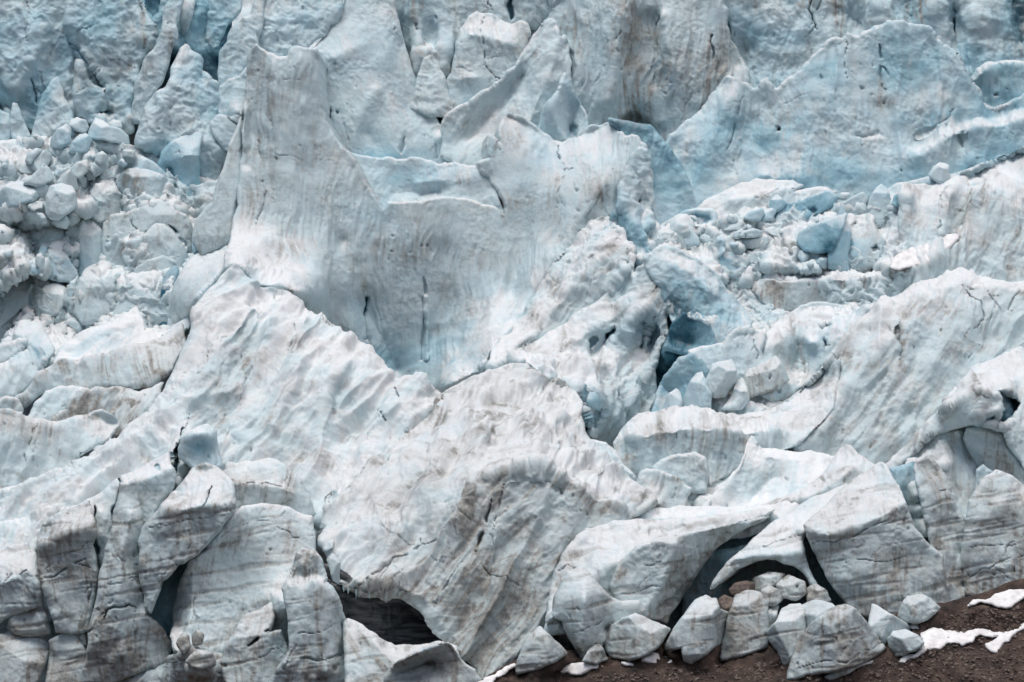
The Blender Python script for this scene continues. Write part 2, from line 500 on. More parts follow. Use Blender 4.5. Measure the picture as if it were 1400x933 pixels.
def ice_material():
    m, nt, b, N, Lk = nodes('ice')
    tc = N('ShaderNodeTexCoord')
    co = tc.outputs['Object']
    dirt = N('ShaderNodeAttribute', attribute_name='dirt').outputs['Fac']
    blue = N('ShaderNodeAttribute', attribute_name='blue').outputs['Fac']
    snow = N('ShaderNodeAttribute', attribute_name='snow').outputs['Fac']
    n1 = N('ShaderNodeTexNoise', i_Scale=0.9, i_Detail=6.0, i_Roughness=0.62); Lk(co, n1.inputs['Vector'])
    n2 = N('ShaderNodeTexNoise', i_Scale=5.0, i_Detail=4.0, i_Roughness=0.6); Lk(co, n2.inputs['Vector'])
    # clear ice to white bubbly ice
    c = mixc(N, Lk, n1.outputs['Fac'], (0.505, 0.655, 0.69), (0.67, 0.775, 0.795))
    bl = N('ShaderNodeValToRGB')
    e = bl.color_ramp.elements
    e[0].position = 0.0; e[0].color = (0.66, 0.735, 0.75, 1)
    e[1].position = 1.0; e[1].color = (0.018, 0.115, 0.17, 1)  # end darkened so the blue also carries the shade of deep gaps
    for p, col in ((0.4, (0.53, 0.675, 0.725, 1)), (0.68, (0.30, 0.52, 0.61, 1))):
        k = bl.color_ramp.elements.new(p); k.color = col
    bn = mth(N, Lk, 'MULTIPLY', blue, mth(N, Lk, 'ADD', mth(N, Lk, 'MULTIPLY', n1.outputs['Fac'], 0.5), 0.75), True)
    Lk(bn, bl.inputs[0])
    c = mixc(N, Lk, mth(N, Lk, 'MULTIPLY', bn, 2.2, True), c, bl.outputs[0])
    c = mixc(N, Lk, mth(N, Lk, 'MULTIPLY', snow, 0.9), c, (0.82, 0.838, 0.842))
    dn = mth(N, Lk, 'MULTIPLY', dirt, mth(N, Lk, 'ADD', mth(N, Lk, 'MULTIPLY', n2.outputs['Fac'], 1.1), 0.45), True)
    dr = N('ShaderNodeValToRGB'); Lk(n1.outputs['Fac'], dr.inputs[0])
    dr.color_ramp.elements[0].position = 0.35; dr.color_ramp.elements[0].color = (0.18, 0.173, 0.16, 1)
    dr.color_ramp.elements[1].position = 0.65; dr.color_ramp.elements[1].color = (0.385, 0.382, 0.35, 1)
    c = mixc(N, Lk, dn, c, dr.outputs[0])
    # grain of bubbly ice, grit and granular snow
    g1 = N('ShaderNodeTexNoise', i_Scale=2.3, i_Detail=9.0, i_Roughness=0.72); Lk(co, g1.inputs['Vector'])
    gr = N('ShaderNodeValToRGB'); Lk(g1.outputs['Fac'], gr.inputs[0])
    gr.color_ramp.elements[0].position = 0.28; gr.color_ramp.elements[0].color = (0.70, 0.70, 0.69, 1)
    gr.color_ramp.elements[1].position = 0.56; gr.color_ramp.elements[1].color = (1, 1, 1, 1)
    mm = N('ShaderNodeMix', data_type='RGBA', blend_type='MULTIPLY'); gp = N('ShaderNodeTexNoise', i_Scale=0.22, i_Detail=3.0); Lk(co, gp.inputs['Vector']); Lk(mth(N, Lk, 'MULTIPLY', mth(N, Lk, 'SUBTRACT', gp.outputs['Fac'], 0.30), 1.5, True), mm.inputs[0])
    Lk(c, mm.inputs[6]); Lk(gr.outputs[0], mm.inputs[7])
    Lk(mm.outputs[2], b.inputs['Base Color'])
    Lk(mth(N, Lk, 'SUBTRACT', 0.6, mth(N, Lk, 'MULTIPLY', bn, 0.25)), b.inputs['Roughness'])
    b.inputs['Specular IOR Level'].default_value = 0.3
    b.inputs['Subsurface Weight'].default_value = 0.22; b.inputs['Subsurface Radius'].default_value = (0.35, 0.75, 1.0); b.inputs['Subsurface Scale'].default_value = 0.35
    bp = N('ShaderNodeBump', i_Strength=0.55, i_Distance=0.16)
    n3 = N('ShaderNodeTexNoise', i_Scale=3.2, i_Detail=5.0, i_Roughness=0.68); Lk(co, n3.inputs['Vector'])
    Lk(n3.outputs['Fac'], bp.inputs['Height']); Lk(bp.outputs[0], b.inputs['Normal'])
    return m

def dirt_material():
    m, nt, b, N, Lk = nodes('moraine')
    co = N('ShaderNodeTexCoord').outputs['Object']
    n1 = N('ShaderNodeTexNoise', i_Scale=0.35, i_Detail=8.0, i_Roughness=0.65); Lk(co, n1.inputs['Vector'])
    n2 = N('ShaderNodeTexVoronoi', i_Scale=2.6); Lk(co, n2.inputs['Vector'])
    n3 = N('ShaderNodeTexNoise', i_Scale=6.0, i_Detail=5.0, i_Roughness=0.7); Lk(co, n3.inputs['Vector'])
    r = N('ShaderNodeValToRGB'); Lk(n1.outputs['Fac'], r.inputs[0])
    e = r.color_ramp.elements
    e[0].position = 0.36; e[0].color = (0.034, 0.027, 0.024, 1)
    e[1].position = 0.70; e[1].color = (0.185, 0.135, 0.11, 1)
    k = e.new(0.55); k.color = (0.088, 0.058, 0.047, 1)
    c = mixc(N, Lk, mth(N, Lk, 'MULTIPLY', n3.outputs['Fac'], 0.5), r.outputs[0], (0.05, 0.043, 0.038))
    st = mth(N, Lk, 'LESS_THAN', n2.outputs['Distance'], 0.16)
    c = mixc(N, Lk, mth(N, Lk, 'MULTIPLY', st, 0.35), c, (0.22, 0.19, 0.17))
    Lk(c, b.inputs['Base Color']); b.inputs['Roughness'].default_value = 0.85; b.inputs['Specular IOR Level'].default_value = 0.2
    bp = N('ShaderNodeBump', i_Strength=0.7, i_Distance=0.25)
    Lk(n3.outputs['Fac'], bp.inputs['Height']); Lk(bp.outputs[0], b.inputs['Normal'])

def snow_material():
    m, nt, b, N, Lk = nodes('old_snow')
    co = N('ShaderNodeTexCoord').outputs['Object']
    n1 = N('ShaderNodeTexNoise', i_Scale=1.1, i_Detail=7.0, i_Roughness=0.6); Lk(co, n1.inputs['Vector'])
    r = N('ShaderNodeValToRGB'); Lk(n1.outputs['Fac'], r.inputs[0])
    r.color_ramp.elements[0].position = 0.3; r.color_ramp.elements[0].color = (0.66, 0.65, 0.64, 1)
    r.color_ramp.elements[1].position = 0.6; r.color_ramp.elements[1].color = (0.86, 0.85, 0.845, 1)
    Lk(r.outputs[0], b.inputs['Base Color']); b.inputs['Roughness'].default_value = 0.7; b.inputs['Specular IOR Level'].default_value = 0.2
    bp = N('ShaderNodeBump', i_Strength=0.5, i_Distance=0.15)
    Lk(n1.outputs['Fac'], bp.inputs['Height']); Lk(bp.outputs[0], b.inputs['Normal'])

def rock_material():
    m, nt, b, N, Lk = nodes('stone')
    co = N('ShaderNodeTexCoord').outputs['Object']
    n1 = N('ShaderNodeTexNoise', i_Scale=1.4, i_Detail=7.0, i_Roughness=0.65); Lk(co, n1.inputs['Vector'])
    r = N('ShaderNodeValToRGB'); Lk(n1.outputs['Fac'], r.inputs[0])
    r.color_ramp.elements[0].position = 0.3; r.color_ramp.elements[0].color = (0.07, 0.05, 0.043, 1)
    r.color_ramp.elements[1].position = 0.7; r.color_ramp.elements[1].color = (0.22, 0.175, 0.15, 1)
    Lk(r.outputs[0], b.inputs['Base Color']); b.inputs['Roughness'].default_value = 0.85
    bp = N('ShaderNodeBump', i_Strength=0.6, i_Distance=0.2)
    Lk(n1.outputs['Fac'], bp.inputs['Height']); Lk(bp.outputs[0], b.inputs['Normal'])
def banded_material():
    m, nt, b, N, Lk = nodes('shaded_debris_ice')
    co = N('ShaderNodeTexCoord').outputs['Object']
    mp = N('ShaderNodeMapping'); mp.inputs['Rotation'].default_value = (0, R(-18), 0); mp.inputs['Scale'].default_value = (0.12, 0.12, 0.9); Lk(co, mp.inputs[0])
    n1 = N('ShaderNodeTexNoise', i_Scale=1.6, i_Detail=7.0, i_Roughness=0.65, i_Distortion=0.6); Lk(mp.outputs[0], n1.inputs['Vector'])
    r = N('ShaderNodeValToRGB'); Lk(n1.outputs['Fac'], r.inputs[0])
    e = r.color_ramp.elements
    e[0].position = 0.42; e[0].color = (0.018, 0.024, 0.03, 1); e[1].position = 0.72; e[1].color = (0.16, 0.165, 0.165, 1)  # real debris bands, kept this dark to paint in the cave's shade too
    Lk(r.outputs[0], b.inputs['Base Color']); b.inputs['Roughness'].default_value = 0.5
ice_material(); banded_material(); dirt_material(); snow_material(); rock_material()

def setup(sun_e=56, sun_a=-28, sun=1.4, ang=25, sky=0.10, expo=0.0):
    w = bpy.data.worlds.new('World'); SC.world = w; w.use_nodes = True
    nt = w.node_tree; bg = nt.nodes['Background']
    s = nt.nodes.new('ShaderNodeTexSky'); s.sky_type = 'NISHITA'; s.sun_disc = False
    s.sun_elevation = R(sun_e); s.sun_rotation = R(180 + sun_a)   # behind the camera
    s.air_density = 1.0; s.dust_density = 4.0; s.ozone_density = 0.6
    nt.links.new(s.outputs[0], bg.inputs[0]); bg.inputs[1].default_value = sky
    l = bpy.data.lights.new('Sun', 'SUN'); l.energy = sun; l.angle = R(ang); l.color = (1.0, 0.98, 0.955)
    o = bpy.data.objects.new('sun', l); COL.objects.link(o)
    # light travels from the sun towards the ice: sun stands behind the camera, sun_a degrees to its left (-)
    from mathutils import Vector
    az = R(sun_a)
    d = Vector((math.sin(az) * math.cos(R(sun_e)), -math.cos(az) * math.cos(R(sun_e)), math.sin(R(sun_e))))
    o.rotation_euler = d.to_track_quat('Z', 'Y').to_euler(); o.location = (0, 300, 250)
    cam = bpy.data.cameras.new('camera'); c = bpy.data.objects.new('camera', cam); COL.objects.link(c)
    cam.sensor_width = 36; cam.lens = 36 * F / 1400; cam.clip_start = 1; cam.clip_end = 20000
    c.location = (0, 0, ZC); c.rotation_euler = (R(90), 0, 0); SC.camera = c
    vs = SC.view_settings; vs.view_transform = 'Standard'; vs.look = 'None'; vs.gamma = 1; vs.exposure = expo
    SC.cycles.max_bounces = 8; SC.cycles.diffuse_bounces = 6
    try: SC.cycles.use_denoising = True
    except Exception: pass
setup(sun_e=70, sun_a=-52, sun=2.3, ang=28, sky=0.122, expo=-0.12)
GB = 'boulders of ice fallen on the brown moraine'
def blk(label, poly, name='ice_block', cat='ice block', **k):
    a = dict(slope=74, gem=1.25, rnd=6, thick=8, lump=0.07, lscale=2.6, chip=0.35, flute=0.04, pit=0.07, jag=0.035, facet=0.0, dirt=0.3, blue=0.12, snow=0.75)
    if poly[0][1] > 780: k['dirt'] = min(.9, k.get('dirt', .3) * 1.5); k.setdefault('facet', .07); k.setdefault('fscale', 2.0); k.setdefault('strata', .8); k.setdefault('film', .16)
    a['gap'] = 0.3
    h = max(p[1] for p in poly) - min(p[1] for p in poly); w = max(p[0] for p in poly) - min(p[0] for p in poly)
    a['rnd'] = max(1.3, min(h, w) * 0.045); a['thick'] = max(3, min(h, w) * 0.09)
    a.update(k)
    return mass(name, label, cat, poly, **a)

# ================= bottom: moraine, fallen boulders =================
blk('large dirty ice boulder with a pointed top and brown streaks, lowest on the moraine', [(1075,930),(1082,900),(1093,870),(1110,850),(1135,832),(1155,826),(1170,832),(1185,850),(1205,875),(1212,887),(1195,900),(1170,912),(1120,922),(1088,930)],
    'ice_boulder','ice boulder', lines=[[(1110,850,0),(1150,838,2.4),(1160,880,2.4),(1160,915,2)],[(1085,920,-1.5),(1095,870,-2)],[(1160,838,2),(1205,880,-1.6)]], gem=.55, L=60, soft=1, dirt=.6, facet=.16, fscale=2.2, group=GB, cracks=[(1.5,.7,.0,[(1090,915),(1130,903),(1180,890),(1205,880)])])
blk('flat grey ice slab wedged under the large pointed boulder', [(1125,926),(1150,914),(1196,900),(1202,906),(1160,922),(1135,932)],'ice_boulder','ice boulder', dirt=.5, group=GB)
blk('small smooth rounded pale ice boulder beside the snow patch', [(1213,872),(1220,863),(1238,860),(1255,868),(1265,880),(1252,891),(1236,896),(1224,899),(1216,886)],'ice_boulder','ice boulder', blue=.2,dirt=.12,snow=.5, group=GB)
blk('pale wedge-shaped ice boulder with a sharp tip behind the small rounded one', [(1187,855),(1190,835),(1192,825),(1200,828),(1215,838),(1240,852),(1247,861),(1230,868),(1212,882),(1200,880)],'ice_boulder','ice boulder', blue=.14,dirt=.18, group=GB)
blk('brownish jagged ice boulder alone at the foot of the big wedge', [(1226,845),(1232,828),(1240,815),(1262,812),(1272,818),(1288,832),(1270,847),(1255,854),(1236,850)],'ice_boulder','ice boulder', dirt=.75, facet=.2,fscale=1.6, group=GB)
blk('tall pale ice boulder with a rounded shoulder, left of the large pointed one', [(1047,863),(1060,850),(1068,832),(1080,826),(1095,825),(1102,840),(1100,870),(1080,908),(1070,912),(1062,890),(1050,875)],'ice_boulder','ice boulder', blue=.18,dirt=.2, group=GB)
blk('smooth greenish ice boulder peeping out behind the large pointed one', [(1093,828),(1115,820),(1138,825),(1147,833),(1130,860),(1100,880),(1090,862)],'ice_boulder','ice boulder', blue=.25,dirt=.12,snow=.4, group=GB, foot=885)
blk('upright square-topped dirty ice boulder standing on the brown moraine', [(1005,813),(1018,808),(1040,810),(1050,825),(1052,855),(1050,885),(1020,896),(985,904),(983,898),(990,870),(997,835)],'ice_boulder','ice boulder', dirt=.62,facet=.15,fscale=2, gem=.6, group=GB)
blk('ice boulder with an overhanging right side and a pointed foot', [(935,840),(950,820),(965,813),(980,818),(985,832),(998,838),(994,855),(990,880),(965,897),(945,909),(935,905),(931,887),(910,896),(906,886),(920,860)],'ice_boulder','ice boulder', dirt=.45, lines=[[(960,830,2),(955,905,2)],[(990,845,-1),(985,885,-3)]], group=GB)
blk('blunt six-sided grey ice boulder with its underside in shadow', [(825,872),(835,855),(850,845),(868,838),(890,848),(908,855),(918,860),(905,880),(885,896),(860,904),(835,899),(826,887)],'ice_boulder','ice boulder', dirt=.42, group=GB, facet=.12,fscale=2)
blk('small dark cone of ice between the bulbous boulder and the six-sided one', [(795,905),(805,888),(818,878),(826,888),(832,903),(815,910)],'ice_boulder','ice boulder', dirt=.5, group=GB)
blk('triangular dirty ice boulder leaning at the left end of the moraine', [(738,855),(752,868),(765,880),(777,894),(760,906),(735,916),(706,923),(704,915),(712,890),(722,868)],'ice_boulder','ice boulder', dirt=.62, lines=[[(738,857,0),(750,885,1.4),(745,915,1)]],gem=.6, facet=.12,fscale=2, group=GB)
blk('big bulbous white ice boulder with a narrow foot and a long right shoulder', [(766,792),(775,780),(797,775),(808,785),(820,800),(835,815),(850,822),(875,821),(884,835),(872,850),(842,862),(827,880),(818,892),(800,900),(794,905),(785,886),(775,870),(768,850),(758,846),(750,854),(744,850),(755,835),(757,815)],'ice_boulder','ice boulder', foot=905, dirt=.3, lines=[[(795,782,1),(800,820,4),(795,880,3)],[(830,820,0),(870,830,0)],[(775,865,-1),(790,895,-1.5)],[(830,860,-2)]],gem=.35,rnd=12,L=40, group=GB, cracks=[(1.6,1.,0,[(782,866),(800,862),(822,850)])])
for i,(p,l) in enumerate([
  ([(995,806),(1004,797),(1022,794),(1036,798),(1032,808),(1012,812),(1000,815)],'brown stone lying under the arch, highest of the dark stones'),
  ([(980,822),(990,813),(1003,818),(1004,832),(990,836)],'dark stone squeezed between the overhanging boulder and the square-topped one'),
  ]): blk(l,p,'stone','stone', dirt=.9, mat=MAT['stone'], group='brown stones among the ice boulders')
for p,l in [
  ([(1040,806),(1052,800),(1064,806),(1070,820),(1058,830),(1044,828)],'small grey ice lump in the arch, beside the square-topped boulder'),
  ([(1060,800),(1078,786),(1100,795),(1104,812),(1088,822),(1068,818)],'flat-topped dirty ice lump in the middle of the arch'),
  ([(1100,806),(1114,798),(1130,806),(1138,822),(1120,828),(1104,824)],'small rounded ice lump under the right leg of the arch'),
  ([(1042,848),(1052,830),(1066,826),(1062,846),(1050,862)],'thin upright ice splinter behind the square-topped boulder'),
  ([(1018,806),(1030,790),(1050,782),(1075,784),(1060,802),(1038,812)],'long brownish ice lump lying deepest in the arch')]:
    blk(l,p,'ice_lump','ice lump', dirt=.65, foot=max(q[1] for q in p)+25, facet=.15, fscale=1.5, group='lumps of ice in the dark arch')

# snow patches on the moraine
def snowp(label, poly):
    mass('snow_patch', label, 'snow patch', poly, foot=933, slope=37.6, near=0.8, rnd=3, thick=2, dirt=.05, blue=0, snow=1, flute=0, lump=.12, lscale=2, pit=.03, jag=.13, mat=MAT['old_snow'], clamp=True)
mass_order_snow = [
  ('long thin white snow strip at the upper right of the moraine', [(1316,830),(1330,820),(1360,812),(1400,806),(1450,798),(1450,806),(1400,818),(1350,826)]),
  ('wide ragged white snow patch in front of the small rounded boulder', [(1227,906),(1250,895),(1262,880),(1258,866),(1275,856),(1300,860),(1325,862),(1345,856),(1365,862),(1400,850),(1430,840),(1430,848),(1405,860),(1385,870),(1372,880),(1350,888),(1348,880),(1365,870),(1340,868),(1315,884),(1295,880),(1275,888),(1258,896),(1240,905)]),
  ('small snow scrap beside the pale wedge-shaped boulder', [(1240,860),(1252,852),(1262,854),(1256,862)]),
  ('white snow strip in front of the bulbous boulder', [(752,926),(765,914),(790,906),(815,904),(850,905),(880,897),(900,894),(926,905),(915,908),(880,905),(850,908),(810,915),(775,920)]),
  ('white snow bank edging the left end of the moraine', [(645,940),(660,930),(680,918),(704,905),(706,912),(690,923),(672,938)]),
]
for l,p in mass_order_snow: snowp(l,p)
mass('moraine', None, None, [(560,1010),(640,940),(665,925),(700,905),(760,890),(820,890),(880,880),(930,880),(1000,860),(1060,835),(1120,850),(1190,850),(1230,835),(1262,830),(1300,822),(1340,812),(1400,792),(1480,772),(1600,760),(1600,1060),(560,1060)], foot=933, slope=37.6, gap=0.3, lump=.35, lscale=4, facet=.35, fscale=3, flute=0, pit=.12, rnd=2, thick=3, kind='structure', mat=MAT['moraine'])
# ================= lower right =================
def srac(label, poly, name='serac', cat='serac', **k):
    k.setdefault('thick', 30); k.setdefault('strata', LOWSTRATA); k.setdefault('film', (.17 if min(p[0] for p in poly) > 400 else .05) if LOWSTRATA else .04)
    return mass(name, label, cat, poly, **k)
TEAL = 0.95
LOWSTRATA = .7
srac('big wedge-shaped ice block with a bright sloping top and a layered dirty face',
 [(1098,718),(1130,690),(1165,655),(1205,631),(1215,640),(1230,665),(1240,690),(1250,720),(1268,742),(1290,760),(1300,840),(1200,850),(1165,838),(1130,790),(1110,752)], name='ice_block', cat='ice block',
 foot=835, slope=80, lines=[[(1098,718,1.5),(1125,732,2.5),(1150,728,2.6),(1190,712,2.6),(1240,687,1.8)],[(1205,633,-8.5),(1165,656,-6.5),(1130,690,-3)],[(1225,665,-3.5)],[(1110,752,0),(1165,838,0)],[(1150,790,1.5),(1250,790,1.2)]], L=200, soft=1, rnd=5,
 cracks=[(1.6,.8,0,[(1112,742),(1150,737),(1180,726),(1225,706),(1232,700)]),(1,.5,0,[(1130,770),(1180,765),(1240,760)]),(1,.4,0,[(1240,700),(1236,730)])], dirt=0.53, flow=0, flute=.12, pit=.06, dirtspots=[(1200,815,90,26,.5),(1226,708,7,4,.6)], jag=.03)
srac('tall layered ice block with a rounded top at the right edge above the moraine', [(1323,685),(1345,652),(1362,641),(1380,648),(1400,664),(1460,690),(1470,795),(1395,802),(1340,822),(1318,815),(1314,770),(1319,720)], name='ice_block', cat='ice block',
 foot=815, slope=80, yaw=8, rnd=11, lines=[[(1360,645,-2.5),(1400,668,-2.5)],[(1340,700,1),(1330,790,1)],[(1370,690,1.2),(1380,790,1.2)]],L=90, cracks=[(1.5,.8,0,[(1325,790),(1360,772),(1400,760),(1450,750)]),(1.2,.5,0,[(1325,750),(1370,745),(1420,735)]),(1.4,1,.6,[(1385,775),(1388,795)])], dirt=0.56,flute=.1,blue=.1, dirtspots=[(1350,800,40,16,.5)])
srac('small pale green ice nub peeping over the layered block at the right edge', [(1334,642),(1344,634),(1359,645),(1350,660),(1338,680),(1333,668)], name='ice_block', cat='ice block', foot=690, blue=.3, dirt=0.12, gem=.6, rnd=4, snow=.4)
srac('leaning ice slab with a smooth rounded head between the big wedge and the right-hand block', [(1262,705),(1254,668),(1248,640),(1252,628),(1265,620),(1282,634),(1300,660),(1308,690),(1322,715),(1316,770),(1326,812),(1310,826),(1260,842),(1190,845),(1262,790),(1272,745)], name='ice_block', cat='ice block',
 foot=835, slope=81, near=-1.2, rnd=8, lines=[[(1262,624,-2),(1300,662,-1.5)],[(1247,660,1),(1262,740,1.5),(1290,800,1)],[(1305,695,-1),(1312,760,-1.5)]], L=60, cracks=[(2,.8,0,[(1285,672),(1300,668),(1306,676)])], dirt=0.50,blue=.14, bluespots=[(1250,700,10,50,.35)], dirtspots=[(1290,680,12,8,.5),(1290,800,40,25,.6)])
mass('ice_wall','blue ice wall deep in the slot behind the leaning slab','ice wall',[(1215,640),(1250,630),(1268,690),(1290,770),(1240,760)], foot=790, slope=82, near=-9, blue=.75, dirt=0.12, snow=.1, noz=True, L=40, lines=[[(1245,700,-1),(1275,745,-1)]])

srac('snow-topped ice ledge forming the roof of the dark arch beside the big wedge', [(966,812),(985,780),(1003,760),(1030,735),(1060,711),(1095,690),(1150,664),(1168,655),(1140,700),(1102,722),(1098,742),(1106,776),(1138,834),(1122,842),(1104,792),(1085,774),(1060,766),(1035,768),(1008,779),(990,795)], name='ice_ledge', cat='ice ledge',
 foot=815, slope=66, lines=[[(985,782,1),(1005,764,1.6),(1050,760,1.8),(1095,755,1.5)],[(1060,713,-7),(1100,690,-9),(1165,657,-12)],[(1010,770,.5),(1060,764,.5)]], L=150, rnd=5, weld='', dirt=0.38, flute=.08, cracks=[(1.2,.7,.3,[(1040,748),(1062,738),(1095,732)])], thick=36)
mass('ice_wall','dark inner wall of the ice arch','ice wall',[(930,760),(1000,750),(1110,700),(1180,800),(1185,900),(1000,900),(930,880)], foot=880, slope=84, near=-25, blue=.8, dirt=0.56, snow=.1, noz=True)  # darkened blue paints the shade inside the arch

srac('overhanging ice lip sweeping up to the right beside the dark hollow', [(833,800),(845,772),(870,746),(900,735),(940,727),(1000,717),(1050,706),(1066,701),(1042,713),(1008,730),(980,750),(960,776),(944,802),(928,826),(912,854),(896,850),(870,842),(850,828)], name='ice_ledge', cat='ice ledge',
 foot=850, slope=76, lines=[[(845,775,2),(872,750,3),(905,742,3.5),(925,745,3.5)],[(925,745,3.5),(905,800,3),(880,840,2.5)],[(1060,704,-9),(1000,732,-9),(962,775,-8),(930,825,-7)],[(1000,718,-4),(950,728,-1)]], L=120, soft=2, rnd=6, weld='', thick=40, dirt=0.53, flute=.1, jag=.03, cracks=[(1,.5,0,[(880,772),(905,768),(925,780)]),(1.2,.5,0,[(850,812),(890,800),(930,800)])])
mass('ice_wall','dark hollow wall under the overhanging ice lip','ice wall',[(880,760),(940,740),(1000,722),(1060,702),(1090,700),(1060,760),(985,860),(870,870)], foot=860, slope=80, near=-28, blue=.8, dirt=0.38, snow=.2, noz=True)  # darker blue stands in for the shade under the lip
srac('rounded snow-covered ice dome behind the overhanging lip', [(742,870),(752,810),(757,782),(768,758),(780,742),(800,726),(840,714),(880,710),(930,707),(990,705),(1062,695),(1050,706),(1000,722),(950,742),(905,765),(885,800),(880,870)], name='ice_dome', cat='ice dome',
 fold=0.3, foot=850, slope=58, lines=[[(760,790,0),(772,758,-.5),(790,740,-1)],[(800,800,2),(840,770,2.5),(880,745,1)],[(800,728,-2),(880,712,-4),(990,706,-6),(1060,697,-8)],[(760,850,-1),(830,850,0)]], L=120, rnd=10, dirt=0.38, lump=.6, flute=.1,pit=.09, cracks=[(1.6,.7,0,[(762,782),(778,774),(790,776)])], dirtspots=[(770,795,16,12,.6),(890,712,16,4,.6)])

# ---- foot of the cave, centre
srac('bent slab of dirty ice with a dark overhang at the foot of the cave', [(525,925),(545,903),(575,888),(605,876),(616,880),(628,897),(650,915),(668,945),(520,950)], name='ice_block', cat='ice block', foot=940, slope=78, lines=[[(548,905,1.5),(580,890,1.8),(608,880,1.5)],[(545,922,-3),(590,906,-3.5)],[(560,940,0),(640,935,0)]], L=40, rnd=3, dirt=0.75, soft=1)
srac('smooth ramp of grey ice on the floor of the cave', [(468,850),(475,845),(500,858),(520,872),(540,882),(575,882),(600,876),(625,884),(640,940),(470,950)], name='ice_ledge', cat='ice ledge', foot=935, slope=50, near=-2, dirt=0.56, lines=[[(480,850,0),(500,868,1),(540,905,1)],[(530,880,-1),(600,890,-1)]], L=50, rnd=5, flow=40)
# ---- lower left group
srac('tall greenish ice pillar with a crooked top standing in front of the cave', [(404,757),(415,748),(432,752),(441,765),(447,785),(456,802),(466,822),(473,848),(476,880),(487,925),(492,950),(360,950),(385,905),(395,872),(392,832),(384,805),(396,785),(400,771)],
 foot=935, slope=82, lines=[[(418,750,-1),(415,775,.5)],[(396,800,1.5),(398,870,1.5),(392,910,2)],[(430,790,2),(440,860,2.2),(445,920,2.5)],[(470,850,-1.5),(480,910,-1)],[(405,786,-.4),(440,788,-.4)]], L=40, rnd=7, blue=.22, dirt=0.50, dirtspots=[(415,785,18,8,.8),(420,760,14,8,.5),(430,915,60,14,.5)], cracks=[(1.2,.6,0,[(400,868),(430,866),(470,852)]),(1.5,.9,0,[(388,915),(420,900),(470,895)])], flute=.12, jag=.07)
srac('low dirty ice block split by a dark slit, left of the greenish pillar', [(310,880),(325,855),(350,835),(372,823),(376,845),(368,865),(385,860),(396,900),(380,950),(290,950)], name='ice_block', cat='ice block', foot=945, slope=78, rnd=6, dirt=0.62, gem=.4, cracks=[(5,3,.5,[(338,884),(355,870),(366,862)]),(1.2,.6,0,[(335,905),(360,898),(385,885)])])

# columns, lower left corner
srac('leaning blue-grey ice slab split from the wall beside the dark gash', [(193,722),(215,698),(240,670),(262,640),(280,632),(300,640),(319,660),(323,690),(310,712),(290,738),(272,758),(245,774),(222,796),(206,842),(196,830),(192,800),(191,760)], name='ice_block', cat='ice block',
 foot=790, slope=80, yaw=-14, lines=[[(198,725,1),(225,700,2),(280,690,2.5),(318,688,1)],[(262,642,-3),(300,642,-3)],[(240,672,-1.5)],[(205,780,1.5),(250,750,1.5)]], L=60, rnd=6, blue=.22, dirt=0.44, cracks=[(3,1.8,TEAL,[(291,664),(284,680),(277,694)]),(1,.5,0,[(200,722),(240,715),(300,700)]),(1.1,.5,0,[(197,790),(225,785),(250,770)]),(.9,.4,0,[(250,690),(252,760)])], thick=34)
srac('tallest leaning ice column of the lower left corner, cut by a dark cross crack', [(112,915),(121,880),(128,830),(135,790),(143,750),(152,712),(160,685),(163,660),(185,655),(192,690),(197,730),(191,775),(193,805),(203,842),(222,858),(236,880),(232,905),(180,925),(150,940),(115,935)], name='ice_column', cat='ice column',
 foot=920, slope=83, lines=[[(165,665,0),(150,740,1.5),(140,800,2),(125,890,2)],[(180,700,2),(165,760,2.6),(160,850,3),(170,900,2.5)],[(193,740,-.5),(193,820,-1)],[(225,870,.5)]], L=40, rnd=6, blue=.2, dirt=0.56, cracks=[(2.6,1.6,.2,[(143,845),(150,832),(165,830),(186,828)]),(2,1.2,.2,[(120,870),(135,850),(143,838)]),(1.2,.6,0,[(147,800),(165,798),(188,790)]),(1.2,.6,0,[(160,760),(175,770),(190,778)]),(1.4,.8,0,[(187,830),(184,860),(188,880),(186,898)])], dirtspots=[(170,905,60,20,.5)])
srac('broad dark-faced ice column with slanting cracks beside the tallest one', [(50,738),(58,716),(75,703),(90,697),(108,690),(122,684),(128,705),(128,745),(134,780),(130,820),(124,862),(95,868),(76,866),(66,832),(56,795),(52,760)], name='ice_column', cat='ice column',
 foot=880, slope=84, lines=[[(55,735,-1),(75,708,-1.5),(122,688,-1.5)],[(60,745,1.5),(90,728,1.8),(122,722,1.5)],[(60,790,1),(75,860,1)],[(126,740,.5),(125,820,0)]], L=40, rnd=6, blue=.12, dirt=0.75, dirtspots=[(85,745,35,30,.5)], cracks=[(2.4,1.2,.1,[(58,792),(80,784),(100,772),(118,764)]),(1.5,.9,.3,[(126,795),(121,818),(120,825)]),(1,.5,0,[(62,780),(90,758),(120,742)])])
srac('pale blue ice block with a bright top edge above the small dark blocks', [(-60,760),(0,752),(20,744),(38,742),(50,756),(56,800),(60,830),(40,832),(10,845),(-20,860),(-60,870)], name='ice_block', cat='ice block', foot=860, slope=78, lines=[[(0,800,2),(38,778,1.5),(50,800,1)],[(38,745,-1.5),(0,754,-1.5)]],L=40, blue=.28, dirt=0.38, rnd=7, cracks=[(2,1,.3,[(0,800),(15,785),(38,778)])])
blk('small dark peaked ice block with a boxy face in the lower left corner', [(12,845),(30,825),(48,812),(58,824),(66,845),(70,866),(52,870),(20,868),(10,860)], dirt=0.75, foot=872, lines=[[(20,866,0),(68,862,0)]])
blk('low dark ice block at the very bottom left, under the boxy one', [(-40,870),(10,866),(55,872),(72,880),(65,900),(45,945),(-40,950)], dirt=0.94, foot=945, gem=.5)
blk('rounded dirty ice block at the bottom beneath the broad dark column', [(66,875),(90,862),(105,868),(118,890),(128,915),(150,945),(60,950)], dirt=0.94, foot=945, gem=.5)
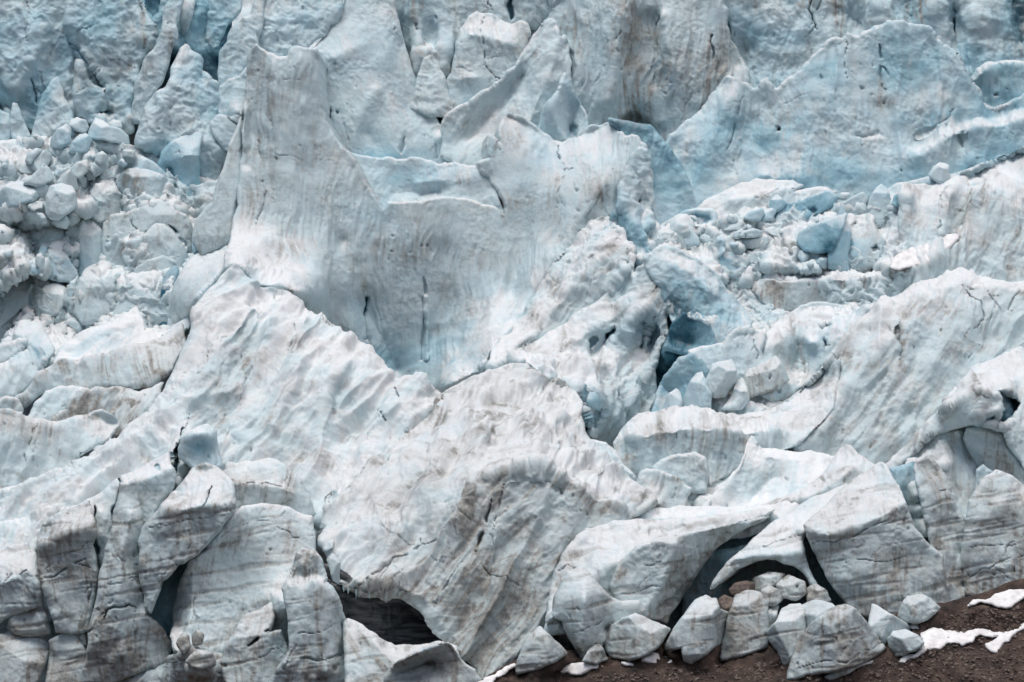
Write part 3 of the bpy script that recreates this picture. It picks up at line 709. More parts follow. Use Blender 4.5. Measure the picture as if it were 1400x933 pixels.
blk('small pointed ice lump at the foot of the broad dark column', [(94,862),(98,850),(108,848),(118,862),(118,884),(104,880)], name='ice_lump', cat='ice lump', dirt=0.69, foot=890)
for p,l in [([(240,880),(248,866),(258,868),(262,885),(250,895)],'brown ice lump at the foot of the dark gash'),([(262,868),(270,860),(280,868),(276,882),(264,884)],'small ice lump right of the dark gash'),([(252,905),(268,888),(290,892),(296,910),(270,918)],'dirty ice lump at the foot of the smooth pale wall')]:
    blk(l,p,'ice_lump','ice lump',dirt=0.88, foot=max(q[1] for q in p)+20)
mass('ice_apron','sloping apron of dirty brown ice rubble along the bottom left','ice apron',[(120,950),(150,915),(190,905),(235,895),(270,885),(320,900),(370,915),(380,960),(120,960)], foot=955, slope=48, dirt=0.95, flow=-50, flute=.2, facet=.3, fscale=2)

# smooth wall behind the gash, and its crown block
mass('ice_wall','deep dark teal back wall of the gash beside the leaning slab','ice wall',[(190,760),(250,720),(300,690),(290,770),(250,880),(190,870)], foot=890, slope=84, near=-27, blue=.85, dirt=0.12, snow=.1, noz=True)  # dark teal puts the gash's lack of light into the colour
srac('smooth pale ice wall between the dark gash and the greenish pillar', [(232,870),(236,835),(245,800),(258,768),(275,755),(300,712),(330,692),(365,688),(392,692),(428,705),(432,735),(438,800),(430,880),(400,950),(260,950),(238,900)], name='ice_wall', cat='ice wall',
 foot=940, slope=68, lines=[[(245,810,-2.5),(236,860,-3)],[(262,780,.5),(258,860,1)],[(300,720,0),(290,900,1.5)],[(370,692,-1),(428,707,-1)],[(340,860,1.5)]], L=60, rnd=8, dirt=0.40, snow=1.1, flute=.12, cracks=[(1.5,.8,0,[(268,812),(265,835),(272,860)]),(1,.4,0,[(300,740),(340,715),(390,700)]),(1,.5,0,[(375,720),(400,735),(425,722)])], dirtspots=[(300,900,80,40,.5)], flow=-10)
srac('dirty snow-capped ice block crowning the smooth pale wall', [(292,690),(298,650),(310,632),(335,630),(368,626),(395,640),(412,655),(424,678),(430,700),(432,720),(380,720),(300,730)], name='ice_block', cat='ice block', foot=725, slope=72, lines=[[(300,668,1.5),(340,662,2),(390,668,2),(415,680,1)],[(310,634,-1.5),(370,628,-1.5)]], L=50, rnd=7, dirt=0.50, cracks=[(1.2,.6,0,[(330,664),(365,660),(395,662)])], dirtspots=[(395,655,12,16,.8),(350,662,30,4,.6)])
for p,l in [([(428,720),(436,716),(444,722),(440,736),(430,738)],'small white ice lump in the gap above the greenish pillar'),([(436,742),(446,732),(458,734),(456,750),(444,756)],'grey ice lump in the gap, below the white one'),([(446,765),(456,756),(466,770),(466,800),(455,795)],'narrow ice splinter in the gap beside the greenish pillar')]:
    blk(l,p,'ice_lump','ice lump',dirt=0.56, foot=max(q[1] for q in p)+30)

# ================= central dome =================
DOME = srac('great fluted ice dome with a dirty striped wall and a dark cave below it',
 [(436,735),(445,700),(470,672),(500,650),(530,612),(560,588),(590,566),(602,540),(640,517),(672,508),(700,496),(722,497),(732,515),(750,522),(770,524),(785,535),(797,550),(795,568),(800,590),(820,618),(850,640),(880,668),(900,690),(840,720),(775,740),(757,780),(752,840),(735,880),(705,925),(660,935),(640,905),(610,882),(592,862),(575,838),(548,818),(520,812),(490,812),(470,806),(455,780)],
 fold=0.75, foot=925, slope=72, 
 lines=[[(700,498,-30),(640,520,-27),(602,545,-24)],[(790,540,-27),(750,525,-29)],[(795,575,-19),(815,612,-16),(850,640,-14),(900,690,-10)],
        [(590,566,-20),(560,588,-18),(500,650,-11),(445,705,-6),(440,735,-4)],
        [(660,572,-14),(640,592,-10),(610,610,-8),(575,640,-5)],[(655,600,-7.5),(612,625,-5),(580,655,-3)],
        [(735,560,-18),(690,570,-14),(665,610,-8)],[(760,575,-15),(720,600,-9),(690,625,-3)],[(700,620,-4),(660,650,1),(640,680,2.5)],
        [(770,620,-10),(735,628,-2)],[(820,660,-8),(780,648,-2.5)],
        [(668,655,2.2),(690,645,2.8),(740,637,2.6),(775,656,2.6),(815,680,1.5),(850,695,0)],
        [(672,665,2.2),(700,662,2.2),(745,660,1.6),(775,672,2)],
        [(690,750,4),(735,740,3),(760,730,2.8)],
        [(540,720,0),(500,780,2.5)],[(610,700,2),(570,780,3.5)],
        [(640,700,3.4),(610,780,5),(640,870,5),(690,905,4.6)],[(755,720,3),(735,780,4.5),(720,860,4.5)],[(478,796,4),(530,800,5),(575,815,5.4),(612,866,5)],[(470,806,2.6),(548,818,3.4),(592,860,3.6)],[(680,720,4.6),(670,800,5.6)]],
 L=500, soft=1, rnd=5, flow=-34, flute=.5, flutew=1.7, lump=.4, lscale=7, dirt=0.53, pit=.08, streak=1.25, thick=40, jag=.03, weld='lr', strata=.35,
 cracks=[(1.5,.8,0,[(575,735),(548,765),(520,790),(490,800)]),(1.3,.7,0,[(625,705),(600,735),(570,748),(540,770),(520,800)]),(1.2,.7,0,[(635,765),(612,800),(590,835)]),(1,.5,0,[(558,750),(580,762),(605,768)]),
         (1.5,.6,0,[(640,648),(628,690),(622,740)]),(3.4,1.3,.12,[(672,688),(660,725),(650,752)]),(2.4,.9,.1,[(690,665),(676,710),(668,730)]),(1.4,.6,0,[(655,760),(680,790),(710,800)]),(1.6,.8,0,[(480,805),(520,800),(560,812)])],
 dents=[([(583,610),(592,605),(588,622),(580,628)],.8,3,.3)],
 dirtspots=[(600,560,14,26,.8),(655,575,18,22,.7),(675,590,10,18,.7),(720,590,18,14,.6),(520,645,16,12,.5),(640,680,8,40,.6),(690,870,60,40,.5),(560,800,60,14,.5),(700,780,50,60,.3)], bluespots=[(760,590,20,14,.1)])
srac('banded black and grey back wall of the cave under the dome', [(440,770),(480,790),(560,800),(620,850),(670,920),(620,960),(470,960),(455,860)], name='ice_wall', cat='ice wall', foot=900, slope=84, near=-20, dirt=0.95, blue=.3, snow=.1, flow=65, flute=.4, lines=[[(475,820,2)],[(560,830,-4),(600,870,-4)]], L=60, mat=MAT['shaded_debris_ice'], noz=True)
LOWSTRATA = 0
# ================= left apron =================
srac('small blue-tinged ice tooth standing beside the narrow blue crevasse on the left slope', [(248,598),(258,590),(270,583),(285,580),(297,590),(299,612),(305,638),(290,645),(262,642),(247,628),(243,614)], name='ice_block', cat='ice block', foot=640, near=20, slope=76, lines=[[(252,600,1),(275,592,1.4),(296,600,.6)],[(270,583,-1)]], L=30, rnd=6, blue=.3, bluespots=[(272,610,16,10,.3)], dirt=.15)
srac('squared ice shoulder with two open cracks above the leaning columns of the lower left', [(60,720),(90,692),(118,682),(148,664),(165,650),(190,640),(208,630),(232,617),(242,650),(236,672),(215,698),(205,730),(190,770),(150,790),(128,745),(100,720)], name='ice_block', cat='ice block',
 foot=760, slope=74, lines=[[(150,668,0),(165,655,-.3),(232,622,-1)],[(170,665,1.5),(235,640,1.2)],[(135,700,1.5),(150,740,1)]], L=60, rnd=7, blue=.2, dirt=.3, cracks=[(3,2,TEAL,[(163,646),(166,665),(160,690),(152,712)]),(2.6,1.6,TEAL,[(183,680),(188,695),(193,712)]),(4.5,2.5,TEAL,[(129,690),(130,715),(130,745),(133,772)])], dents=[([(211,634),(217,634),(219,643),(213,645)],.8,2,.5)])
srac('slab of pale ice sliding down beside the far left blue block', [(-60,740),(-20,722),(30,708),(62,692),(80,688),(92,697),(76,708),(60,722),(52,745),(50,800),(-60,830)], name='ice_block', cat='ice block', foot=800, slope=56, lines=[[(-20,724,-1),(40,706,-1.5)]], L=50, dirt=.3, rnd=7)

srac('great white apron of bumpy snowy ice sweeping down from the tall serac',
 [(-80,690),(-80,650),(0,668),(60,655),(120,628),(160,600),(195,565),(222,535),(240,500),(252,470),(262,450),(262,425),(285,395),(320,360),(352,395),(368,392),(390,396),(414,412),(421,424),(446,442),(468,456),(482,466),(498,470),(512,482),(526,494),(534,512),(545,520),(556,518),(568,516),(580,516),(590,526),(604,538),(622,560),(560,640),(490,690),(440,740),(432,735),(400,720),(300,720),(240,700),(180,720),(100,740),(20,760),(-80,790)],
 name='ice_apron', cat='ice apron', fold=0.85, foot=760, slope=47, weldbox=[(230,330,412,420)],
 lines=[[(350,397,-4),(390,398,-4),(421,426,-4),(470,458,-3),(515,486,-1),(540,516,1)],
        [(340,430,3),(300,470,3.5),(262,540,4),(250,580,4.5),(242,620,4)],[(262,450,1),(225,535,1.5),(160,602,1.5),(60,657,1.5)],
        [(421,430,1),(400,470,2.5),(370,540,3),(330,600,2)],[(360,470,.8),(310,600,.2)],[(470,500,3),(440,560,3),(420,640,2)],[(450,560,1.0),(500,620,2)],[(310,640,1),(300,700,0)],[(100,690,2.5),(200,620,2.5)],[(-60,700,0),(60,700,1)],[(530,560,2),(500,610,1)]],
 L=130, soft=2, rnd=4, flow=-36, flute=.42, flutew=1.6, lump=.6, lscale=6, dirt=.3, pit=.09, streak=.9, thick=10, jag=.04,
 cracks=[(4.6,4,1.0,[(249,585),(245,605),(239,620),(241,640),(246,652)]),(2,1,.2,[(402,442),(398,460),(393,478)]),(1.3,.6,0,[(430,430),(440,445),(470,452)]),(1.4,.6,0,[(270,515),(285,480),(300,460)]),(1.2,.6,0,[(262,560),(250,590)]),(1.5,1,.7,[(536,535),(545,550)]),(2,1.4,.85,[(516,556),(522,570),(527,582)]),(1.6,.9,.4,[(242,545),(238,562)]),(1,.5,0,[(330,470),(335,520),(330,560)])],
 dents=[([(252,582),(250,600),(243,615),(241,638),(248,655),(240,656),(236,640),(238,614),(246,598)],3,2,.85),([(342,425),(352,420),(356,440),(346,444)],.6,4,.2),([(447,672),(462,668),(458,682),(447,688)],.7,4,.35)],
 dirtspots=[(335,490,6,30,.8),(400,465,8,20,.5),(370,580,22,12,.5),(478,590,14,10,.7),(535,490,14,8,.5),(200,620,14,10,.6),(455,640,16,6,.5),(395,605,20,10,.5),(300,560,8,40,.4)], bluespots=[(300,590,14,20,.25),(540,545,12,8,.2),(365,430,12,10,.12)])

def ledge(label, poly, **k):
    a = dict(name='ice_ledge', cat='ice ledge', slope=78, rnd=7, thick=9, lump=.35, lscale=4, flute=.34, fold=.4, flow=-15, dirt=.42, L=50); a.update(k)
    return srac(label, poly, **a)
ledge('lowest beige ice ledge of the left slope, with a long crack through its cliff', [(-60,590),(-10,565),(12,560),(30,568),(52,572),(90,575),(120,565),(140,560),(165,578),(150,602),(110,625),(110,650),(60,680),(10,690),(-80,690)], foot=650, lines=[[(-10,567,-2.5),(30,570,-2.5),(120,566,-4),(160,580,-6)]], cracks=[(1.5,.9,.4,[(52,578),(43,600),(34,618),(35,640)])], dirt=.5, dirtspots=[(60,590,20,12,.5)], blue=.22)
ledge('second ice ledge of the left slope, brown along its undercut rim', [(90,560),(92,545),(108,535),(140,530),(165,528),(190,535),(225,520),(220,545),(195,575),(165,600),(130,615),(110,610),(60,615),(70,570)], foot=605, lines=[[(100,540,-1),(150,531,-2),(220,522,-5)]], dirt=.75, dirtspots=[(120,570,40,14,.7),(160,532,18,5,.7)])
ledge('pale rounded ice hummock at the left edge below the grey cliff', [(38,575),(48,550),(62,535),(80,528),(100,527),(118,532),(112,545),(98,552),(95,570),(85,580),(50,585)], foot=585, slope=60, dirt=.15, lines=[[(50,552,.5),(85,533,0),(112,535,-1)]], cracks=[(1.6,.8,.5,[(110,540),(98,552),(88,568)])])
ledge('small blue-grey ice hummock at the left edge beside the pale rounded one', [(-60,560),(-20,542),(10,541),(25,546),(32,560),(28,572),(0,575),(-60,580)], foot=580, blue=.25, dirt=.35)
ledge('grey fluted ice cliff below the bright snow mound on the left', [(8,560),(18,545),(40,528),(62,505),(82,490),(105,492),(130,488),(160,478),(190,470),(215,462),(250,440),(255,470),(235,510),(205,530),(170,530),(120,535),(80,532),(50,545),(30,560)], foot=545, flow=18, lines=[[(62,508,-2),(82,493,-2),(160,481,-4),(250,443,-8)]], dirt=.6, blue=.2, dirtspots=[(145,505,16,22,.7),(200,500,22,26,.6),(88,500,12,14,.5)])
srac('bright smooth snow mound with a thin crack, below the rubble field', [(72,500),(78,482),(90,468),(112,453),(140,445),(165,432),(180,425),(192,430),(200,448),(215,455),(240,445),(262,430),(265,445),(245,462),(200,478),(150,492),(105,500)], name='snow_mound', cat='snow mound', foot=500, slope=36, lines=[[(80,484,0),(115,462,1.5),(180,440,1.5)],[(185,427,-2)]], L=40, rnd=8, dirt=.12, snow=1.4, flute=.05, flow=-60, cracks=[(2.4,1.6,.8,[(188,428),(196,440),(204,452)])])
ledge('pale ice rib with a curved blue edge at the left edge below the rubble', [(-60,520),(-10,500),(15,492),(38,478),(48,466),(58,480),(64,495),(50,520),(20,545),(0,545),(-60,560)], foot=545, blue=.22, bluespots=[(56,485,6,14,.5)], dirt=.25, slope=70, lines=[[(0,498,-2),(46,470,-3)]])
ledge('short snow-topped rib lowest at the left frame edge of the rubble', [(-60,495),(-20,478),(8,470),(25,462),(40,468),(30,482),(10,495),(-20,510),(-60,520)], foot=515, slope=60, dirt=.3)

# ================= middle terraces =================
srac('broad white snow shelf between the dome and the sharp snow crest', [(770,676),(800,688),(850,700),(900,694),(930,690),(960,692),(1000,694),(1040,690),(1075,684),(1100,690),(1060,725),(960,745),(860,745),(790,730)], name='snow_shelf', cat='snow shelf', foot=735, slope=40, dirt=.2, snow=1.3, rnd=3, flow=-60, flute=.15, lines=[[(900,706,1),(960,704,1)],[(900,700,0),(960,698,0)]], L=20)
srac('low dirt-crested ice ridge running up to the big wedge block', [(960,712),(1000,705),(1040,690),(1070,680),(1100,668),(1125,648),(1140,625),(1155,607),(1163,610),(1175,622),(1186,628),(1202,640),(1190,660),(1150,690),(1100,712),(1040,730),(980,735)], name='ice_ridge', cat='ice ridge', foot=730, slope=50, lines=[[(1000,706,-.5),(1100,670,-1),(1155,610,-4)],[(1050,700,1),(1120,672,1.5),(1165,640,1)]], L=30, rnd=4, dirt=.55, flow=-25, dirtspots=[(1125,655,16,10,.6),(1070,688,20,6,.6)])
srac('white snow bowl with a thin sharp crest in the middle right', [(955,700),(972,680),(990,662),(1008,640),(1018,618),(1024,600),(1029,593),(1036,604),(1042,613),(1080,617),(1125,620),(1150,625),(1140,660),(1100,690),(1040,712),(970,715)], name='snow_bowl', cat='snow bowl', fold=0.3, foot=712, slope=48, lines=[[(1029,595,-1),(1040,614,-2),(1120,621,-4)],[(1020,620,0),(1000,660,0),(965,690,0)],[(1060,650,-2),(1030,680,-2.5)],[(1050,622,-.5),(1110,628,-2)]], L=40, soft=3, rnd=3, dirt=.2, snow=1.4, flow=-25, flute=.12)
srac('rounded beige ice block with a brown rim at the end of the white shelf', [(858,690),(866,668),(874,645),(884,640),(905,645),(925,652),(940,664),(947,668),(940,680),(940,694),(918,700)], name='ice_block', cat='ice block', foot=692, slope=80, rnd=5, dirt=.5, dirtspots=[(930,655,16,6,.9)], lines=[[(875,648,-1),(935,664,-1)]], cracks=[(1,.6,0,[(925,660),(920,680)])])
srac('squarish fluted pale ice block in the hollow above the white shelf', [(890,640),(903,628),(922,621),(950,617),(966,626),(970,650),(966,674),(950,676),(928,664),(900,650)], name='ice_block', cat='ice block', foot=676, slope=82, rnd=6, dirt=.35, blue=.2, lines=[[(900,632,-.8),(955,620,-1)]])
srac('small wedge of white ice between the beige block and the sharp snow crest', [(945,690),(955,676),(968,675),(985,684),(990,695),(950,700)], name='ice_lump', cat='ice lump', foot=700, gem=.6, rnd=4, dirt=.2)
srac('low spur of white ice with an upright crack, right of the dome summit', [(795,600),(806,600),(828,605),(842,618),(852,635),(868,650),(880,672),(870,690),(830,660)], name='ice_ridge', cat='ice ridge', foot=690, slope=66, lines=[[(828,606,0),(850,636,0)],[(815,625,1)]],L=30, rnd=4, dirt=.3, dirtspots=[(832,620,4,10,.8)], cracks=[(2,1.2,.6,[(843,640),(845,655),(841,668)]),(1.2,.7,0,[(808,627),(812,640)])])
srac('long snow bench with a fluted cliff striped by dirt, in front of the middle hollow', [(835,665),(845,630),(838,605),(848,590),(862,575),(872,566),(900,562),(925,558),(950,560),(985,566),(1015,566),(1045,560),(1075,548),(1100,530),(1125,505),(1150,490),(1140,560),(1090,610),(1030,630),(970,665),(900,660)], name='ice_ledge', cat='ice ledge', fold=0.35, foot=655, slope=76, lines=[[(850,592,-1),(872,572,-2),(925,568,-2.5),(1000,575,-3),(1050,572,-4),(1100,540,-8)],[(872,566,-4),(940,559,-5),(1015,566,-6),(1075,548,-9),(1125,505,-14)],[(860,600,1),(930,585,1),(1010,590,.5),(1060,590,-1)],[(840,640,1.5)]], L=50, soft=1, rnd=2, flow=-8, flute=.35, dirt=.42, blue=.2, dirtspots=[(903,585,6,22,.9),(945,600,8,20,.8),(962,600,7,22,.7),(990,590,8,8,.6),(1000,575,40,6,.4)], cracks=[(1.4,.8,0,[(925,590),(920,612)]),(1.2,.7,0,[(862,548),(858,570)])], bluespots=[(855,605,20,18,.25)])

# ================= right side =================
srac('overhanging ice cornice with a dark blue slot at the right edge', [(1196,650),(1222,625),(1248,597),(1272,570),(1296,545),(1310,524),(1328,505),(1350,494),(1375,480),(1400,468),(1460,440),(1480,640),(1400,640),(1380,612),(1372,590),(1340,582),(1310,585),(1290,592),(1262,608),(1240,630),(1215,660)], name='ice_cornice', cat='ice cornice',
 fold=0.45, foot=640, near=7, slope=70, lines=[[(1222,628,-2),(1296,548,-3),(1330,508,-6),(1400,472,-11)],[(1290,560,2),(1335,535,2.5),(1362,540,2)],[(1308,584,.5),(1340,572,2.6),(1366,560,2)],[(1385,520,-3),(1400,560,-2),(1440,600,0)]], L=60, soft=1, rnd=6, flow=-28, flute=.25, dirt=.34, blue=.15,
 dents=[([(1364,534),(1384,538),(1396,552),(1388,575),(1376,582),(1360,584),(1366,560)],4.5,5,1.0),([(1310,584),(1330,570),(1362,564),(1366,578),(1340,586)],1.6,6,.65)], cracks=[(2.2,.9,0,[(1328,514),(1336,522),(1338,545)])], dirtspots=[(1335,535,6,20,.9),(1290,560,8,26,.5),(1250,605,30,18,.5)])
srac('dirty flat-topped ice block below the overhanging cornice', [(1316,600),(1320,584),(1340,581),(1360,583),(1374,588),(1378,612),(1400,640),(1440,680),(1400,680),(1340,650)], name='ice_block', cat='ice block', foot=660, slope=76, dirt=.5, gem=.5, rnd=5)
srac('rounded snowy ice mound behind the leaning slab on the right', [(1225,690),(1232,650),(1245,620),(1262,605),(1282,592),(1300,587),(1318,590),(1340,605),(1370,622),(1400,642),(1470,670),(1470,740),(1330,740),(1225,730)], name='ice_mound', cat='ice mound', fold=0.35, foot=720, slope=62, lines=[[(1245,622,-1),(1300,590,-2),(1400,644,-3)],[(1290,640,1.5)]], L=50, rnd=9, dirt=.35, flute=.1, dirtspots=[(1300,612,5,18,.8),(1330,618,6,18,.5)])
srac('long pale ice ramp with a bright whaleback crest sweeping down from the right',
 [(985,610),(1000,590),(1030,578),(1060,560),(1090,538),(1112,512),(1132,488),(1150,465),(1170,442),(1190,424),(1212,410),(1240,396),(1270,384),(1292,377),(1312,372),(1335,378),(1360,384),(1400,384),(1470,380),(1470,470),(1400,490),(1340,530),(1300,570),(1250,620),(1205,665),(1160,650),(1100,640),(1030,640)],
 name='ice_ramp', cat='ice ramp', fold=0.5, foot=640, slope=58, lines=[[(1060,566,0),(1112,520,.5),(1150,474,.8),(1190,434,.8),(1240,408,.2),(1312,388,-1),(1400,398,-1)],[(1190,425,-3),(1240,397,-5),(1312,373,-9),(1400,385,-8)],[(1130,560,3),(1200,480,3.5),(1260,430,2)],[(1230,430,3),(1228,490,2.2)],[(1310,420,1),(1270,500,2),(1220,570,2)],[(1030,600,0),(1150,600,2),(1200,630,1.5)],[(1460,440,-2)]], L=70, soft=2, rnd=4, flow=-32, flute=.42, flutew=1.6, dirt=.33, lump=.4, pit=.08,
 cracks=[(1.8,.9,0,[(1314,392),(1325,405),(1340,418),(1345,435),(1335,450)]),(1.3,.7,0,[(1344,392),(1355,410),(1368,430)]),(1.2,.6,0,[(1360,420),(1350,445)]),(1.8,.8,0,[(1394,400),(1376,435)]),(2.2,1.2,.3,[(1224,455),(1228,475),(1234,490)]),(1.2,.6,0,[(1340,470),(1325,488)]),(1,.5,0,[(1120,515),(1145,500),(1150,480)])],
 dents=[([(1224,440),(1232,460),(1236,492),(1229,495),(1225,470)],1.0,4,.25)],
 dirtspots=[(1232,470,4,26,.9),(1255,420,24,10,.5),(1160,490,14,12,.6),(1105,560,8,24,.5),(1190,500,40,8,.4),(1150,455,10,20,.4),(1290,430,20,24,.4)])
srac('far right snowy shoulder of ice rising above the overhanging cornice', [(1280,580),(1320,520),(1350,490),(1400,465),(1470,430),(1470,520),(1400,560)], name='ice_ridge', cat='ice ridge', foot=580, slope=55, flow=-32, dirt=.3, rnd=5)

# hollow in the middle: shells, slabs, small blocks
for p,l,k in [
 ([(932,560),(936,540),(944,520),(952,510),(960,508),(966,520),(974,540),(972,560)],'narrow blue-white ice block first in the row on the hollow floor',dict(blue=.25,dirt=.2)),
 ([(964,520),(972,498),(985,494),(1000,491),(1008,505),(1006,525),(992,545),(975,545),(966,535)],'broad pale ice block with a brown side second in the row on the hollow floor',dict(dirt=.35)),
 ([(985,562),(1000,540),(1008,520),(1016,516),(1022,530),(1024,545),(1010,560)],'thin beige ice blade standing among the row on the hollow floor',dict(dirt=.3)),
 ([(990,565),(1000,545),(1012,534),(1022,535),(1026,545),(1015,560)],'rounded bluish ice lump in front of the beige blade',dict(blue=.22,dirt=.2)),
 ([(1010,530),(1022,505),(1045,495),(1060,486),(1072,500),(1080,520),(1068,532),(1040,540),(1020,545)],'dirty hollowed ice block at the right end of the row on the hollow floor',dict(dirt=.55)),
 ([(905,560),(912,540),(925,530),(932,540),(932,560),(915,568)],'small white ice cusp at the left end of the row on the hollow floor',dict(blue=.2,dirt=.1)),
 ]: blk(l,p,group='row of blocks on the hollow floor',foot=max(q[1] for q in p)+6,**k)
ledge('curved blue ice shell rising from the hollow, behind the row of blocks', [(885,600),(892,560),(898,535),(908,515),(930,490),(948,484),(958,490),(968,505),(976,525),(970,555),(930,575)], foot=575, blue=.42, dirt=.22, slope=80, rnd=5, flow=20, bluespots=[(905,520,18,16,.3)], lines=[[(900,520,-3),(920,545,-3.5)],[(940,488,-1)]], name='ice_shell', cat='ice shell')
ledge('snow-capped ice step with upright cracks on the right of the blue hollow', [(935,500),(940,478),(965,473),(985,470),(998,458),(1015,450),(1035,452),(1048,455),(1042,480),(1050,500),(1060,520),(1000,530)], foot=520, blue=.25, lines=[[(945,480,-1),(1000,462,-1.5),(1045,456,-3)]], cracks=[(1.3,.9,.4,[(1030,465),(1034,492)])], dirt=.25)
ledge('tall scooped ice buttress between the blue hollow and the pale ramp', [(1030,540),(1035,490),(1046,458),(1060,440),(1075,430),(1095,418),(1120,415),(1160,416),(1190,420),(1200,425),(1170,455),(1140,490),(1110,525),(1075,550)], fold=0.4, foot=545, slope=66, blue=.28, dirt=.32, snow=1.2, flow=-12, lines=[[(1060,442,-3),(1095,424,-4),(1160,420,-6)],[(1090,470,-3),(1085,510,-3)],[(1060,470,.5),(1050,510,.5)],[(1110,470,1)]], dents=[([(1120,462),(1128,462),(1136,474),(1126,475)],2,3,.8)], cracks=[(1.2,.7,0,[(1085,435),(1080,455)])], dirtspots=[(1100,500,8,26,.6),(1082,445,5,16,.6)])
srac('thin bright blue ice shell with a ragged rim inside the deep blue hollow', [(905,480),(915,450),(925,434),(935,426),(942,433),(958,436),(970,442),(975,452),(982,470),(970,480),(930,485)], name='ice_shell', cat='ice shell', foot=482, slope=80, blue=.6, dirt=.1, rnd=3, thick=4, lines=[[(920,460,-1.5),(945,470,-2)]], L=20, snow=.4, bluespots=[(925,465,16,16,.4)])
srac('thick curving ice slab, yellowish on top and blue below, beside the rugged ridge', [(878,352),(890,345),(902,336),(912,336),(930,342),(950,352),(968,364),(984,378),(994,395),(1008,410),(1020,425),(1030,440),(1022,458),(1000,472),(975,482),(940,470),(918,440),(905,410),(890,380)], name='ice_slab', cat='ice slab', foot=485, slope=60, lines=[[(905,340,-1),(950,360,-1),(985,385,-1),(1018,430,-2)],[(900,352,0),(945,374,.4),(975,402,.4)],[(905,400,-1),(930,440,-3)]], L=35, rnd=3, facet=.25, fscale=2.5, blue=.38, dirt=.22, bluespots=[(925,415,28,30,.3),(960,430,25,25,.2)], snow=.9)

# ================= rugged ridge and the great wall =================
srac('rugged bright front ridge of ice with blue hollows, ending in a tall cliff',
 [(690,500),(700,488),(722,470),(745,458),(760,450),(785,436),(802,424),(815,410),(830,398),(842,388),(850,380),(862,374),(872,364),(880,358),(893,352),(906,356),(913,368),(912,395),(918,420),(914,450),(905,475),(898,500),(896,530),(905,555),(915,572),(890,600),(870,640),(850,645),(825,615),(805,595),(796,570),(790,548),(770,530),(745,525),(715,508)],
 fold=.6, foot=640, slope=70, weld='l', weldbox=[(680,380,852,515)], lines=[[(722,472,-2),(785,438,-2.5),(830,400,-2),(880,360,-2)],[(715,500,0),(780,470,1),(845,430,1),(900,385,1)],[(862,372,-1),(856,400,-2.2),(838,425,-2)],[(908,365,-.5),(904,400,1.5),(884,425,2.2),(862,440,2.6),(858,470,1)],[(880,440,-2.5),(876,475,-2.5)],[(908,420,.5),(896,480,1.5),(884,520,2)],[(790,490,1.4),(830,500,2),(860,550,3),(880,600,2)],[(830,470,-1.5),(815,480,-1)],[(800,540,-2.5),(810,580,-3.5),(830,610,-2.5)],[(770,500,.6)]],
 L=26, ampl=1.15, soft=1, rnd=4, jag=.09, facet=.22, fscale=2.6, lump=.5, lscale=4, flow=-35, flute=.4, dirt=.3, blue=.2, snow=1.1, pit=.1,
 dents=[([(820,474),(826,456),(840,444),(848,450),(838,468)],2.8,3,.85),([(884,474),(888,445),(893,428),(902,440),(893,470),(885,484)],3,4,.75),([(804,466),(815,456),(819,466),(808,476)],1.5,2,.5),([(870,460),(880,450),(887,460),(877,482)],2,3,.65),([(788,528),(797,525),(806,560),(816,590),(804,590),(796,565)],3,4,.85),([(806,560),(816,556),(819,575),(811,582)],2.4,3,.95)],
 cracks=[(1.6,.7,0,[(770,470),(764,500),(758,515)]),(1.2,.6,0,[(862,548),(856,572)]),(1.6,.8,.1,[(735,478),(738,490)]),(2,1,0,[(896,372),(900,385),(896,400)])],
 dirtspots=[(895,395,6,18,.8),(775,475,8,24,.7),(840,425,14,8,.6),(820,500,10,30,.4)], bluespots=[(885,450,22,36,.2),(850,455,26,16,.15),(800,565,18,30,.5),(850,590,22,30,.25)])
srac('rugged bright upper ridge of ice climbing to a notched summit beside the great wall',
 [(662,510),(672,482),(690,462),(702,440),(722,415),(742,385),(758,362),(772,345),(790,322),(806,304),(818,298),(832,296),(842,308),(852,316),(858,330),(866,344),(868,362),(866,385),(850,410),(800,450),(750,490),(700,530)],
 fold=.4, foot=530, slope=62, weld='l', lines=[[(702,442,-2.5),(760,364,-2.5),(806,306,-3),(834,298,-3)],[(690,490,0),(740,440,.5),(800,380,.8),(850,340,.5)],[(866,350,-.6),(862,385,-.4)]], L=30, soft=1, rnd=4, jag=.1, facet=.2, fscale=2.6, lump=.5, lscale=4, flow=-38, flute=.4, dirt=.36, blue=.16, snow=1.1, pit=.1,
 dents=[([(850,362),(856,344),(866,350),(868,372),(858,378)],2.6,4,.75),([(838,312),(846,316),(850,332),(842,334)],1.2,3,.3)],
 cracks=[(2.2,1.2,0,[(846,338),(828,350),(806,360)]),(1.6,.9,0,[(752,380),(762,392),(764,405)]),(1.3,.7,0,[(742,430),(728,445)]),(1.6,.8,0,[(800,375),(780,385),(768,400)]),(1.4,.7,0,[(715,430),(705,450)])],
 dirtspots=[(760,395,10,14,.7),(840,345,14,8,.6),(700,430,8,22,.5),(820,372,14,10,.5),(733,440,8,16,.6)])
srac('jagged blue-tinted ice crest stepping down behind the rugged ridge', [(820,345),(826,310),(838,290),(846,270),(850,245),(858,225),(868,205),(878,200),(886,204),(890,225),(892,250),(896,275),(890,290),(895,310),(880,318),(884,330),(900,342),(908,352),(905,380),(895,400),(870,380)], foot=400, slope=78, jag=.1, facet=.3, fscale=3, lines=[[(868,207,-1),(856,250,0),(850,280,1),(870,310,1.5),(890,345,1)],[(885,215,-1),(880,290,-1)]], L=25, rnd=6, blue=.33, dirt=.2, dents=[([(838,300),(845,282),(852,292),(850,318)],2,4,.7),([(868,275),(874,262),(878,275),(874,290)],1.2,3,.6),([(866,238),(869,230),(875,250),(871,256)],.8,2,.5)], bluespots=[(848,305,16,16,.2),(880,350,16,30,.4)], name='ice_crest', cat='ice crest')
